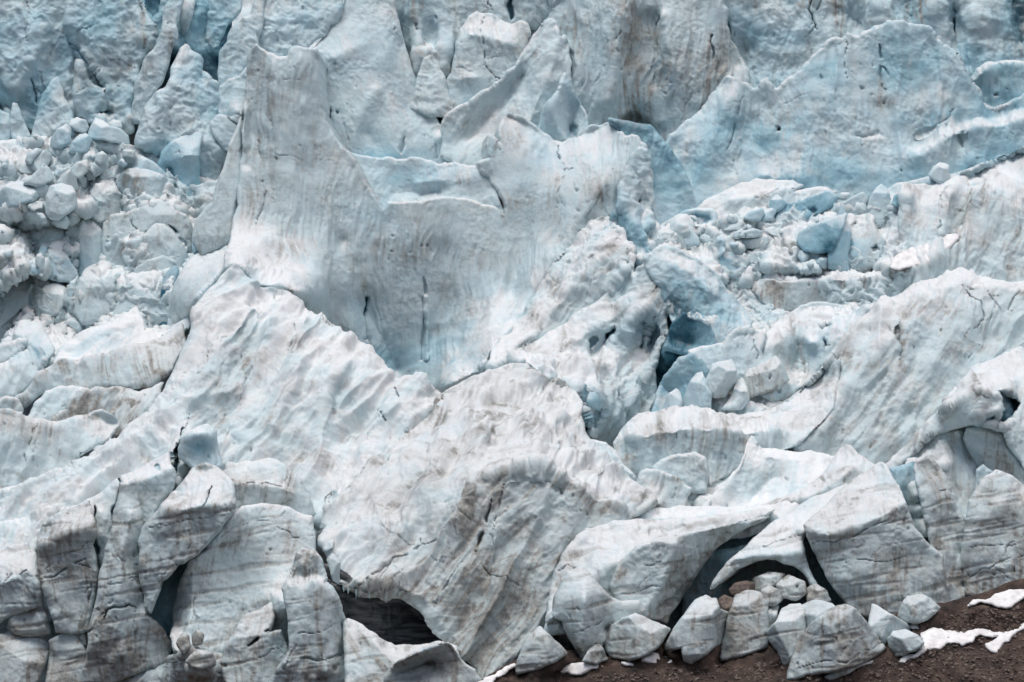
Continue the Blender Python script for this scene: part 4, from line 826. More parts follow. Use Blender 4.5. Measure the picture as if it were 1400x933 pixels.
mass('ice_wall','deep blue back wall of the hollow behind the rugged ridge','ice wall',[(850,330),(890,340),(960,400),(1000,470),(960,540),(890,600),(860,560),(850,420)], foot=560, slope=80, near=-10, blue=.95, dirt=.1, snow=.1, nowrite=True)
srac('snowy rubble floor of the blue hollow',[(890,575),(905,535),(940,510),(1000,480),(1060,470),(1110,500),(1100,560),(1050,600),(900,610)], name='snow_slope', cat='snow slope', foot=600, slope=36, gap=.6, meet=12, facet=.4, fscale=2, lump=.4, dirt=.35, blue=.3, flute=.05)
srac('snow fill in the hollow above the white shelf',[(835,650),(900,620),(1010,600),(1030,640),(1010,700),(950,725),(850,710)], name='snow_slope', cat='snow slope', foot=720, slope=38, gap=.6, meet=12, facet=.3, fscale=2, lump=.3, dirt=.3, blue=.2, flute=.05)
# ================= great wall and tall serac =================
srac('tall grey serac pillar spreading into a great pitted ice wall with a notched crest',
 [(300,400),(306,370),(312,335),(318,300),(324,262),(328,230),(332,200),(334,160),(336,110),(338,80),(350,58),(358,66),(372,72),(380,77),(392,76),(397,66),(412,64),(433,66),(436,90),(438,120),(440,150),(445,165),(455,180),(466,198),(478,208),(488,222),(498,242),(508,260),(518,276),(524,284),(530,276),(548,276),(565,276),(585,272),(612,269),(640,272),(662,280),(678,283),(688,292),(690,284),(684,270),(676,256),(668,244),(656,236),(652,222),(668,216),(664,198),(668,182),(678,188),(684,195),(682,175),(688,160),(698,153),(712,158),(728,168),(738,176),(750,184),(768,194),(790,190),(798,178),(808,170),(830,167),(838,170),(846,178),(856,186),(864,184),(872,186),(884,200),(888,220),(892,260),(880,320),(840,370),(800,420),(740,480),(690,540),(660,545),(600,545),(540,535),(480,500),(420,460),(340,430)],
 fold=0.28, foot=540, slope=80, lines=[[(304,390,7),(345,392,8),(420,402,8.5)],[(315,320,2.5),(365,330,3.5),(412,345,3)],[(335,150,0),(336,250,1),(320,300,2)],[(346,75,-1.5),(342,150,-1.5),(337,230,-1.2)],[(374,85,.9),(378,200,1.3),(388,330,2.2)],[(412,80,.6),(415,200,.5)],[(434,80,-1.6),(440,150,-1.8),(468,215,-1.2),(500,260,-.8)],[(470,330,-.8)],[(470,420,0),(480,450,0)],[(500,420,-2),(545,510,-4)],[(610,300,-1),(600,420,-2),(590,520,-3)],[(690,158,-6),(770,196,-5),(835,170,-6)],[(700,250,-2),(720,300,-1.5),(700,400,-.5)],[(850,195,-2),(830,250,1),(800,290,1.6),(740,390,2.6),(690,480,3)],[(668,240,-3),(690,275,-1.5)],[(780,240,-1.5)],[(875,250,-1)],[(440,460,1.5)]],
 L=70, ampl=1.5, soft=3, rnd=4, flow=-3, flute=.22, flutew=.75, lump=.25, lscale=8, dirt=.3, blue=.2, pit=.07, chip=.4, snow=1, streak=.8, jag=.08, thick=18,
 cracks=[(1.2,.6,.1,[(370,205),(395,212),(425,222),(450,220)]),(2,.8,.2,[(363,262),(358,288),(350,310)]),(1.6,.7,.2,[(352,190),(356,215)]),(1.4,.6,0,[(388,108),(410,110)]),(1.2,.6,.1,[(398,82),(404,96)]),(1.2,.7,0,[(687,285),(686,300)]),(1.1,.5,.15,[(488,385),(492,392),(505,394)]),(1.4,.5,.15,[(660,415),(658,440)]),(2,1.2,.85,[(764,197),(762,212),(770,225),(773,240)]),(1,.6,.4,[(773,240),(766,262),(762,285)]),(2.4,.9,.1,[(838,232),(826,258),(815,280),(800,305)]),(1.6,.6,.05,[(733,180),(727,200)]),(1.4,.7,.8,[(678,190),(684,206)]),(1.5,.5,.05,[(780,310),(765,335),(745,370)])],
 dents=[([(352,200),(358,192),(362,212),(356,222)],.6,3,.2),([(496,402),(506,404),(504,424),(502,450),(505,472),(494,468),(493,430)],2.4,4.5,.8),([(574,376),(580,378),(584,392),(583,404),(577,402)],.9,3,.35),([(579,404),(587,404),(588,440),(587,495),(580,495),(581,450)],-.6,2.5,.0),([(572,405),(580,404),(580,495),(574,495)],.7,3,.25)],
 dirtspots=[(365,140,14,40,.5),(360,200,14,40,.5),(390,340,24,18,.5),(345,280,14,40,.4),(550,340,80,40,.25),(690,290,6,16,.6),(825,262,6,24,.5),(752,270,14,20,.3)], bluespots=[(520,500,50,40,.35),(590,490,50,40,.25),(640,470,40,50,.12),(480,430,30,50,.12),(560,300,80,30,.06),(675,200,12,16,.3),(720,420,40,60,.1),(780,210,100,40,.1)])  # blue along the wall's base stands in for occlusion shade there
srac('smooth curved ice shelf between the great wall and the white pyramid', [(455,190),(470,205),(482,209),(500,213),(520,216),(530,214),(545,218),(560,216),(580,218),(600,224),(615,222),(635,224),(652,226),(668,240),(680,262),(700,300),(640,310),(540,310),(500,280)], foot=300, slope=60, gap=1, lines=[[(482,210,0),(560,218,0),(640,226,0)],[(540,265,-1),(600,262,-1.2)],[(570,250,.4),(640,245,.6),(668,248,.5)]], L=40, soft=2, rnd=3, blue=.3, dirt=.15, flute=.08, snow=.8, name='ice_ledge', cat='ice ledge', jag=.08, bluespots=[(560,245,60,16,.15)], dirtspots=[(632,246,8,8,.7),(515,268,6,8,.6)])
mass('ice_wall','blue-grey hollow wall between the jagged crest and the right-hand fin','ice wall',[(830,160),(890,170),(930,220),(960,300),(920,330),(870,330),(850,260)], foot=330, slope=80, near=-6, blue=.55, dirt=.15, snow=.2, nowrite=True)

# ================= rubble field, left =================
RG = 'ice blocks tumbled in the left rubble field'
RB = [
 ([(330,140),(322,178),(312,200),(300,240),(290,275),(268,300),(262,330),(275,350),(300,340),(318,330),(330,250)],'dirty ice rib leaning against the foot of the tall serac pillar',dict(gem=.3,dirt=.6,foot=345,slope=70,near=8)),
 ([(270,345),(290,330),(318,330),(325,345),(310,370),(300,400),(262,450),(232,455),(228,430),(234,400),(245,375),(256,358)],'large fluted white ice block at the foot of the tall serac, beside the blue slice',dict(gem=.25,dirt=.4,foot=450,slope=68,flute=.25,flow=-15)),
 ([(293,278),(302,272),(325,270),(325,330),(312,336),(296,335),(290,305)],'square dirty ice block beside the tall serac pillar',dict(gem=.4,dirt=.5)),
 ([(262,335),(268,305),(280,294),(292,300),(290,325),(280,340),(265,350)],'pale green ice block between the dirty rib and the fluted blocks',dict(blue=.35,dirt=.2)),
 ([(218,452),(219,420),(222,385),(228,372),(240,362),(246,370),(240,385),(232,405),(231,445)],'narrow bright blue ice slice in the slit beside the fluted white block',dict(blue=.65,dirt=.05,snow=.3,gem=.3,foot=455)),
 ([(150,440),(158,415),(168,395),(178,382),(192,372),(215,372),(240,362),(225,378),(220,410),(222,452),(205,455),(198,440),(188,425),(165,432)],'smooth white ice block with a dark crack, left of the blue slice',dict(gem=.3,foot=455,slope=62,dirt=.25,cracks=[(2,1.5,.8,[(190,425),(198,438),(204,452)])])),
 ([(180,378),(186,365),(200,355),(222,349),(240,354),(248,366),(240,372),(215,376),(195,380)],'brown-striped snow-capped ice hump behind the smooth white block',dict(dirt=.65,gem=.5,foot=390)),
 ([(100,428),(102,400),(108,380),(118,366),(128,361),(150,360),(165,362),(168,378),(162,400),(166,425),(140,440),(112,445)],'white ice slab with a dirt-speckled snow top in front of the fluted cliff blocks',dict(dirt=.5,gem=.5,lines=[[(125,363,-2),(160,364,-2)],[(118,378,0),(160,385,0)]],foot=445)),
 ([(110,440),(112,420),(125,412),(135,406),(145,414),(150,425),(140,440),(125,455)],'small split grey ice block under the speckled slab',dict(dirt=.35)),
 ([(85,462),(88,440),(100,432),(112,424),(122,438),(125,450),(105,460)],'small pale ice lump left of the split grey block',dict(blue=.2)),
 ([(150,372),(152,340),(154,322),(160,318),(165,326),(172,330),(190,326),(200,318),(212,306),(224,306),(238,318),(250,335),(258,352),(248,366),(220,376),(180,380)],'low fluted ice cliff with a pierced left end in the rubble field',dict(gem=.25,dirt=.55,flute=.3,foot=378,slope=80,dirtspots=[(170,345,6,10,.6)])),
 ([(138,330),(141,305),(150,294),(172,291),(190,284),(205,275),(220,272),(232,276),(240,286),(255,293),(262,305),(266,330),(258,350),(240,330),(215,306),(195,322),(175,330),(158,340),(150,365)],'brown-stained ice block with a snowy crest above the fluted cliff',dict(gem=.3,dirt=.7,foot=372,slope=76,cracks=[(1.4,1,.3,[(180,300),(186,312),(192,320)]),(2.6,1.6,.5,[(230,308),(244,325),(256,345)])])),
 ([(108,400),(109,360),(109,320),(111,303),(120,299),(132,304),(141,318),(143,345),(138,362),(128,372),(118,385)],'tall narrow greenish ice block on the left of the fluted cliff',dict(blue=.25,dirt=.4,gem=.5,foot=375)),
 ([(92,430),(92,400),(96,385),(108,375),(110,395),(104,425)],'greenish ice slab standing in the shade below the tall narrow block',dict(blue=.3,dirt=.3)),
 ([(60,380),(62,355),(67,338),(78,334),(90,343),(98,360),(108,376),(98,388),(80,386)],'tilted pale blue-green ice slab left of the tall narrow block',dict(blue=.28,dirt=.15)),
 ([(48,362),(50,348),(56,345),(62,355),(60,370),(54,368)],'small dark-edged ice flake beside the tilted pale slab',dict(blue=.25)),
 ([(52,345),(58,332),(72,330),(76,342),(66,352),(62,360)],'small blue ice chunk behind the tilted pale slab',dict(blue=.4,dirt=.05)),
 ([(32,322),(38,312),(50,306),(72,307),(88,314),(102,325),(95,335),(72,332),(58,338),(48,352),(40,338)],'flat-topped bluish ice block in the left part of the rubble field',dict(blue=.28,dirt=.1)),
 ([(38,420),(40,395),(48,390),(56,395),(62,390),(80,386),(90,392),(92,410),(82,430),(60,440),(42,440)],'stained ice block with two humps below the flat snow tongue',dict(dirt=.6)),
 ([(62,450),(68,432),(80,418),(95,418),(100,428),(88,448),(75,455)],'brown-spotted ice block right below the two-humped one',dict(dirt=.75)),
 ([(10,500),(14,470),(20,450),(38,440),(56,438),(62,452),(70,468),(76,480),(60,500)],'white ice block with dark dirt streaks lowest in the rubble field',dict(dirt=.55,foot=500)),
 ([(-40,420),(0,395),(30,378),(60,376),(85,382),(95,395),(60,400),(30,425),(0,450),(-40,460)],'flat snow tongue crossing the left edge of the rubble field',dict(gem=.2,slope=45,dirt=.2)),
 ([(-30,470),(0,440),(25,415),(40,405),(44,420),(20,450),(0,480),(-30,500)],'slanting snowy ice rib at the left edge of the rubble field',dict(gem=.4,slope=60,dirt=.45)),
 ([(122,292),(124,272),(128,258),(138,250),(148,256),(158,262),(168,275),(170,288),(152,302),(138,306),(128,300)],'egg-shaped pale ice block left of the big angular one',dict(dirt=.3)),
 ([(170,292),(174,282),(182,276),(190,284),(186,292)],'small pointed ice chip on top of the brown-stained block',dict(dirt=.3)),
 ([(157,256),(162,243),(170,232),(186,229),(200,231),(215,236),(228,243),(233,255),(233,272),(212,278),(192,286),(182,276),(170,268)],'big angular ice block with a brown-streaked left face',dict(dirt=.55,blue=.22,gem=.8,dirtspots=[(172,250,10,18,.6),(188,262,5,22,.7)])),
 ([(176,236),(182,222),(190,210),(200,216),(216,226),(228,238),(234,250),(200,245)],'white ice block behind the big angular one',dict(blue=.2,dirt=.08)),
 ([(110,246),(130,238),(145,228),(165,226),(175,232),(160,248),(140,252),(124,262)],'blue-white ice block left of the big angular one',dict(blue=.3,dirt=.05)),
 ([(62,292),(62,268),(68,254),(85,250),(98,254),(104,264),(106,280),(95,292),(80,302),(68,300)],'boxy ice block with a thin brown crack in the rubble field',dict(dirt=.45,cracks=[(1,.5,0,[(74,262),(82,276),(92,280)])])),
 ([(75,252),(84,240),(95,230),(104,240),(108,258),(100,262),(90,256)],'brown-edged pointed ice block behind the boxy one',dict(dirt=.5)),
 ([(30,252),(45,238),(60,222),(68,230),(75,246),(60,254),(48,256)],'white pyramid-shaped ice block in the rubble field',dict(dirt=.2)),
 ([(-10,282),(2,258),(15,248),(36,250),(48,258),(56,268),(48,275),(30,280),(10,288)],'blue ice block with a dirty underside at the left edge of the rubble field',dict(blue=.42,dirt=.2)),
 ([(36,282),(48,274),(60,276),(58,286),(45,290)],'small bluish ice lump beside the boxy block',dict(blue=.3)),
 ([(10,310),(22,295),(40,284),(60,292),(66,305),(45,312),(28,322)],'round bluish ice hump below the blue block',dict(blue=.25,dirt=.25)),
 ([(68,305),(78,296),(90,294),(96,304),(92,314),(80,312)],'small dirty ice chunk below the boxy block',dict(dirt=.4)),
 ([(88,320),(95,305),(110,292),(122,290),(126,305),(112,312),(100,322)],'small tilted ice chunk below the egg-shaped block',dict(dirt=.3)),
 ([(95,240),(104,222),(120,218),(122,232),(110,246)],'low white ice block above the boxy one',dict(blue=.15)),
 ([(93,210),(98,195),(108,184),(118,182),(127,192),(122,205),(108,212)],'smooth greenish ice block with a rounded top high in the rubble field',dict(blue=.25,dirt=.1)),
 ([(34,222),(38,210),(50,202),(60,206),(48,216),(42,226)],'small greenish ice lump in the crumbled upper left',dict(blue=.3)),
 ([(40,232),(48,215),(62,204),(72,212),(66,226),(52,236)],'smooth white ice hump in the crumbled upper left',dict(blue=.15)),
 ([(68,202),(70,188),(78,176),(92,168),(97,182),(96,196),(84,204)],'triangular grey ice slab at the top of the rubble field',dict(blue=.25,dirt=.2)),
 ([(120,190),(124,172),(130,160),(142,165),(150,172),(165,176),(176,186),(178,200),(160,196),(140,192)],'large smooth blue-white ice block at the foot of the upper cliff',dict(blue=.28,dirt=.05,fold=0.08, ampl=2.4, foot=205)),
 ([(145,170),(155,163),(165,166),(168,176),(155,178)],'small pale ice lump on the large smooth block',dict(blue=.2)),
 ([(94,172),(96,164),(105,160),(118,164),(122,174),(118,182),(104,180)],'snowy ice lump under the dark blue pocket',dict(dirt=.15)),
 ([(128,222),(132,210),(140,206),(147,212),(146,222),(136,226)],'beige ice lump in the heap of crumbs high in the rubble field',dict(dirt=.5)),
 ([(95,232),(104,222),(118,220),(125,228),(112,240),(102,242)],'bluish ice slab below the heap of crumbs',dict(blue=.22)),
 ([(275,176),(278,186),(273,215),(273,250),(271,290),(256,294),(240,268),(234,252),(226,240),(215,224),(220,208),(232,195),(252,184)],'tall blade of blue-white ice standing between the rubble and the tall serac',dict(gem=.25,blue=.42,dirt=.08,foot=292,slope=80,snow=.6,lines=[[(248,215,.8),(262,212,1),(272,212,.6)],[(232,230,-1.5),(240,255,-1.5)]],L=15,soft=0)),
]
for i, (p, l, k) in enumerate(RB):
    a = dict(group=RG, gem=1.15, facet=.05, fscale=1.9, flute=.07, flow=-5); a.update(k)
    if k.get('gem', 1) < .5: a['gem'] = k['gem'] + .15
    if 'dirt' in a: a['dirt'] *= .62; a['blue'] = a.get('blue', .12) + .06
    blk(l, p, **a)

# ================= rubble in the middle right =================
RM = 'ice blocks lying in the rubble of the middle right'
for p,l,k in [
 ([(880,330),(884,312),(896,307),(912,310),(928,322),(938,335),(942,345),(915,336),(895,336)],'dirty-white ice block at the left end of the middle rubble',dict(dirt=.25,blue=.15)),
 ([(902,310),(906,300),(918,293),(932,292),(942,300),(948,315),(956,325),(958,336),(942,343),(930,328),(915,314)],'large white ice block with a ribbed snowy crown in the middle rubble',dict(blue=.28,dirt=.05)),
 ([(928,292),(938,287),(958,284),(975,285),(981,292),(982,305),(966,308),(948,315),(942,302)],'scooped bright blue ice block behind the ribbed white one',dict(blue=.65,dirt=0,dents=[([(935,294),(950,288),(972,290),(976,302),(950,312),(945,304)],1.5,8,.65)],gem=.4)),
 ([(952,335),(955,322),(965,315),(975,322),(977,335),(965,342)],'small snowy ice lump right of the ribbed white block',dict()),
 ([(976,352),(977,335),(980,324),(988,321),(992,330),(992,345),(984,352)],'upright bluish ice post among the middle rubble',dict(blue=.35,dirt=.05)),
 ([(975,362),(978,348),(990,342),(1005,343),(1018,350),(1022,362),(1020,374),(1000,378),(988,374)],'angular bright blue ice block in the middle of the rubble',dict(blue=.6,dirt=.03,gem=.8)),
 ([(1010,345),(1025,342),(1040,348),(1047,362),(1040,375),(1025,374),(1022,358)],'white curled ice block right of the angular blue one',dict(dirt=.1)),
 ([(1018,378),(1030,372),(1038,376),(1030,381)],'flat thin ice flake at the foot of the angular blue block',dict(blue=.2)),
 ([(1010,325),(1014,316),(1030,312),(1042,316),(1040,324)],'flat white ice slab on the rubble heap',dict(blue=.2,dirt=.05)),
 ([(1012,340),(1018,328),(1040,324),(1052,322),(1056,332),(1045,340)],'flat grey ice slab below the white one on the heap',dict(blue=.25)),
 ([(1040,322),(1048,312),(1060,310),(1068,318),(1066,328),(1055,328)],'rounded blue-white ice lump on the right of the heap',dict(blue=.3)),
 ([(1058,335),(1065,326),(1085,328),(1092,340),(1085,348),(1068,344)],'dirty small ice lump left of the large blue block',dict(dirt=.6)),
 ([(1015,300),(1025,290),(1042,284),(1046,292),(1040,302),(1028,303)],'blue-white ice block at the upper edge of the rubble heap',dict(blue=.4,dirt=0)),
 ([(1040,304),(1044,288),(1056,284),(1062,290),(1056,302)],'small blue ice cube next to the tall blue tooth',dict(blue=.42,dirt=0)),
 ([(1050,290),(1054,272),(1062,265),(1072,274),(1078,280),(1064,290)],'tall blue ice tooth in the row below the right-hand fin',dict(blue=.42,dirt=0)),
 ([(1058,304),(1064,286),(1078,278),(1098,274),(1112,266),(1122,262),(1136,260),(1148,270),(1140,282),(1122,292),(1100,300),(1080,310)],'long light blue ice block with a scooped end',dict(blue=.45,dirt=.03,gem=.5,dents=[([(1102,284),(1114,280),(1120,288),(1110,296)],1.2,4,.5)])),
 ([(1088,332),(1092,318),(1108,308),(1130,300),(1152,293),(1160,290),(1156,306),(1148,325),(1140,345),(1120,347),(1098,344)],'large rounded blue ice block leaning to the right',dict(blue=.5,dirt=.03,gem=.5)),
 ([(1118,295),(1140,280),(1160,272),(1180,262),(1188,272),(1180,290),(1165,300),(1140,300)],'pale blue ice block behind the leaning rounded one',dict(blue=.35,dirt=.12,gem=.5)),
 ([(1132,368),(1132,345),(1137,325),(1146,306),(1154,293),(1162,302),(1164,320),(1160,345),(1162,370)],'sharp blue-white ice tooth at the right of the rounded block',dict(blue=.36,dirt=.06,gem=.6,foot=370)),
 ([(1158,370),(1160,335),(1164,310),(1174,300),(1184,290),(1192,300),(1200,315),(1212,330),(1206,352),(1196,366)],'pitted blue-white ice block with a pointed top by the dirty seam',dict(blue=.35,dirt=.35,gem=.4,foot=370,dents=[([(1190,338),(1198,334),(1203,342),(1194,346)],1.5,2,.6)])),
 ([(1180,296),(1188,272),(1198,256),(1205,251),(1213,258),(1219,275),(1216,300),(1206,314),(1194,306)],'tall blue-white ice tooth against the fluted slope',dict(blue=.35,dirt=.08,gem=.6,foot=318)),
 ([(1218,280),(1222,268),(1232,262),(1234,278),(1226,284)],'small bright blue ice nub beside the tall tooth',dict(blue=.6,dirt=0)),
 ([(1268,240),(1275,228),(1284,222),(1298,226),(1300,244),(1284,252)],'small pale ice tooth above the fluted slope',dict(blue=.25,dirt=.05)),
]:
    a = dict(group=RM, facet=.05, fscale=1.8, gem=1.1); a.update(k); blk(l, p, **a)
srac('snow-topped ice terrace with a brown stained cliff, right of the rubble', [(1028,400),(1034,378),(1050,370),(1072,368),(1100,374),(1130,372),(1160,370),(1196,367),(1210,372),(1222,385),(1212,405),(1195,425),(1160,422),(1110,420),(1060,425)], foot=425, slope=74, lines=[[(1040,376,-2),(1100,378,-3),(1196,371,-4)],[(1040,382,0),(1100,386,0),(1190,380,-.5)]], L=25, soft=0, rnd=2, flow=-8, flute=.35, dirt=.6, blue=.2, dirtspots=[(1090,378,30,6,.9),(1165,392,6,20,.9),(1180,400,5,26,.8),(1205,395,6,24,.8)], name='ice_ledge', cat='ice ledge', cracks=[(1.4,1,.5,[(1166,392),(1170,405),(1176,418)])])
srac('bumpy white ice flat between the rubble heap and the buttress', [(965,420),(985,395),(1000,378),(1030,385),(1060,392),(1100,405),(1140,418),(1120,430),(1080,440),(1040,460),(1000,450)], foot=455, slope=40, facet=.4, fscale=2, dirt=.2, blue=.12, name='ice_flat', cat='ice flat')
srac('white old snow bank lying on the fluted slope', [(1216,366),(1222,352),(1240,342),(1262,332),(1285,322),(1308,320),(1312,326),(1300,338),(1280,352),(1250,364),(1230,370)], name='snow_bank', cat='snow bank', foot=372, slope=34, rnd=3, thick=2, dirt=.08, flute=.02, lump=.15, mat=MAT['old_snow'], snow=1.5)
srac('tall fluted ice slope with dark vertical gullies at the right edge',
 [(1205,420),(1214,380),(1222,350),(1228,315),(1230,285),(1232,256),(1245,253),(1258,252),(1270,254),(1280,252),(1288,244),(1302,240),(1318,240),(1330,240),(1340,232),(1355,222),(1372,212),(1390,207),(1400,205),(1470,195),(1470,420),(1390,415),(1300,410),(1240,425)],
 fold=0.55, foot=430, slope=62, lines=[[(1232,258,-1),(1290,246,-3),(1340,236,-6),(1400,210,-8)],[(1240,270,1.5),(1245,330,1)],[(1300,265,1),(1290,330,1.5),(1250,390,2)],[(1328,262,-1),(1315,310,-1)],[(1360,260,0),(1330,350,1)],[(1210,370,1)]], L=45, soft=1, rnd=3, flow=-14, flute=.5, flutew=1.5, lump=.4, dirt=.35, snow=1, pit=.08,
 cracks=[(1.8,1.2,.6,[(1290,262),(1284,280),(1287,310)]),(2.4,1,.1,[(1326,265),(1324,285),(1318,310),(1308,335)]),(2,.9,.1,[(1344,255),(1348,270),(1338,300)])], dirtspots=[(1326,280,6,34,1),(1346,265,5,20,.8),(1310,330,8,28,.6),(1390,325,8,18,.7),(1245,262,12,6,.6),(1222,340,14,22,.7)], bluespots=[(1265,290,24,30,.2)])

def chunks(poly, n, r0, r1, label, group, seed, blue=.2):
    rng = np.random.RandomState(seed); P = np.array(poly, float); lo, hi = P.min(0), P.max(0); pts = []
    while len(pts) < n:
        c = rng.uniform(lo, hi)
        if inside(P, c[:1], c[1:])[0]: pts.append(c)
    for c in sorted(pts, key=lambda c: -c[1]):
        r = r0 + (r1 - r0) * rng.rand() ** 1.8; k = rng.randint(4, 7); a0 = rng.rand() * 6; ar = rng.uniform(.55, 1.0); ti = rng.uniform(-.6, .6)
        pl = []
        for j in range(k):
            an = a0 + 2 * math.pi * (j + rng.uniform(-.25, .25)) / k; rr = r * rng.uniform(.75, 1.1)
            x, y = rr * math.cos(an), rr * math.sin(an) * ar
            pl.append((c[0] + x * math.cos(ti) - y * math.sin(ti), c[1] + x * math.sin(ti) + y * math.cos(ti)))
        blk(label, pl, name='ice_chunk', cat='ice chunk', group=group, gap=.1, pct=98, skiphid=.6, dirt=rng.uniform(.03, .4), blue=max(0, rng.normal(blue, .15)), lump=.12, flute=.03)
chunks([(905,300),(960,290),(1030,285),(1100,265),(1180,265),(1225,300),(1215,368),(1130,372),(1040,372),(1000,385),(960,370)], 60, 4, 12, 'small broken ice chunk in the crowded rubble of the middle right', 'small ice chunks in the middle right rubble', 21, .3)
chunks([(0,190),(60,185),(110,185),(190,215),(240,250),(250,300),(150,300),(110,300),(110,370),(60,400),(0,420)], 45, 4, 12, 'small broken ice chunk in the crowded rubble field on the left', 'small ice chunks in the left rubble field', 22, .2)
chunks([(900,500),(1040,500),(1100,520),(1060,560),(930,562)], 14, 5, 11, 'small ice chunk lying on the floor of the blue hollow', 'small ice chunks on the hollow floor', 23, .25)
mass('snow_slope','lumpy snow slope between the tumbled blocks of the middle right','snow slope',[(870,315),(930,300),(1000,300),(1060,285),(1120,278),(1180,280),(1240,290),(1260,420),(1150,450),(1000,470),(900,420)], foot=400, slope=37.6, near=1.0, pct=42, gap=0, meet=9, facet=.75, fscale=2.2, fold=.35, flow=-25, lump=.3, dirt=.25, blue=.2, flute=.05)
mass('snow_slope','lumpy snow slope behind the lower blocks of the left rubble field','snow slope',[(-80,300),(100,290),(340,300),(340,440),(260,470),(100,520),(-80,560)], foot=520, slope=37.6, near=.3, pct=55, gap=.1, meet=9, facet=.75, fscale=2.2, fold=.35, flow=-25, lump=.3, dirt=.3, blue=.15, flute=.05)
mass('snow_slope','lumpy snow slope behind the upper blocks of the left rubble field','snow slope',[(-80,196),(40,190),(130,192),(200,205),(260,240),(340,250),(340,340),(-80,340)], foot=340, slope=37.6, near=.6, pct=42, gap=0, meet=9, facet=.75, fscale=2.2, fold=.35, flow=-25, lump=.3, dirt=.3, blue=.18, flute=.05)
srac('narrow blue-grey ice bank between the fluted slope and the right-hand fin', [(1180,300),(1200,262),(1225,250),(1280,238),(1330,228),(1400,200),(1470,190),(1470,260),(1260,310)], name='ice_bank', cat='ice bank', foot=300, slope=55, gap=.3, meet=14, blue=.3, dirt=.25, fold=.3, rnd=2)
# ================= right-hand fin =================
srac('snowy fluted ramp with a dirty ledge at the foot of the right-hand fin', [(945,290),(962,275),(990,262),(1012,250),(1035,244),(1060,246),(1085,244),(1100,255),(1085,262),(1100,258),(1130,255),(1150,262),(1120,285),(1060,300),(1000,305),(950,300)], foot=305, slope=44, lines=[[(962,276,0),(1035,247,0)],[(1000,276,1),(1085,258,1)]], L=20, rnd=4, dirt=.35, snow=1.2, flow=-50, name='ice_ramp', cat='ice ramp', cracks=[(1.6,1,0,[(1030,270),(1060,262),(1085,258)])])
srac('huge light blue fin of ice with a toothed skyline on the right',
 [(888,300),(896,262),(893,240),(900,228),(908,222),(907,205),(912,193),(924,180),(938,164),(948,158),(960,145),(970,130),(982,115),(990,106),(1000,104),(1012,108),(1022,114),(1030,122),(1040,112),(1050,106),(1058,122),(1070,112),(1088,100),(1100,86),(1115,72),(1130,56),(1144,50),(1152,54),(1158,42),(1165,48),(1180,42),(1198,34),(1212,27),(1228,29),(1246,33),(1262,34),(1275,38),(1280,52),(1288,58),(1296,62),(1306,72),(1316,88),(1324,104),(1336,118),(1344,140),(1360,146),(1372,142),(1390,134),(1400,128),(1470,118),(1470,210),(1400,214),(1370,222),(1340,236),(1290,250),(1240,256),(1180,275),(1120,285),(1050,290),(960,310)],
 fold=0.4, foot=290, slope=67, lines=[[(895,270,0),(940,175,-1),(990,112,-1.5)],[(1000,130,.5),(960,220,1),(930,290,1.5)],[(1045,140,-1),(1000,240,0)],[(1140,60,-1),(1160,150,0),(1160,240,1)],[(1200,100,-.8),(1202,180,-.5)],[(1270,60,-1),(1300,160,-.8),(1330,220,1.5)],[(1240,200,0),(1300,176,0),(1390,150,-1)],[(1255,215,2.2),(1310,180,2),(1400,165,1.5)],[(1040,240,2),(1100,250,2)]],
 L=50, soft=2, rnd=5, flow=-6, flute=.2, lump=.5, lscale=6, dirt=.18, blue=.38, pit=.11, snow=.9, jag=.11, streak=.6,
 cracks=[(2.4,1.4,.7,[(1203,60),(1206,80),(1203,100),(1206,120)]),(1.6,.8,.2,[(1158,48),(1156,80),(1158,112)]),(1.6,1,.5,[(1312,172),(1318,200),(1330,232)]),(1,.5,.3,[(1294,172),(1292,215)]),(2,.8,.2,[(1018,132),(1005,165),(990,210)]),(1.6,.7,.15,[(982,160),(968,185),(958,215)]),(1.2,.6,.5,[(1310,145),(1300,160),(1285,170)]),(1.2,.5,.05,[(1120,118),(1080,140),(1050,160)])],
 dents=[([(1156,186),(1200,176),(1215,186),(1180,194)],.5,6,.1),([(1248,184),(1262,174),(1287,169),(1282,179),(1258,187)],.8,5,.35),([(1060,174),(1066,171),(1068,180),(1061,183)],1.5,2,.3)],
 bluespots=[(1250,100,60,60,.12),(950,240,30,50,.15),(1290,170,30,16,.25),(1100,240,60,20,.2),(1120,200,60,30,.05)], dirtspots=[(1205,120,5,26,.5),(1060,160,50,40,.25),(1215,140,10,6,.5),(1180,155,40,30,.2)])
srac('rounded blue ice block leaning behind the right-hand fin at the right edge', [(1318,150),(1324,108),(1334,94),(1350,84),(1372,82),(1398,84),(1440,90),(1470,100),(1470,160),(1400,160),(1350,160)], name='ice_block', cat='ice block', foot=160, slope=76, lines=[[(1330,110,1.5),(1350,96,1.5),(1346,130,0)]], L=20, rnd=10, blue=.45, dirt=.2, bluespots=[(1340,105,10,12,.2)], dents=[([(1356,128),(1364,126),(1366,132),(1358,134)],.8,2,.6)])

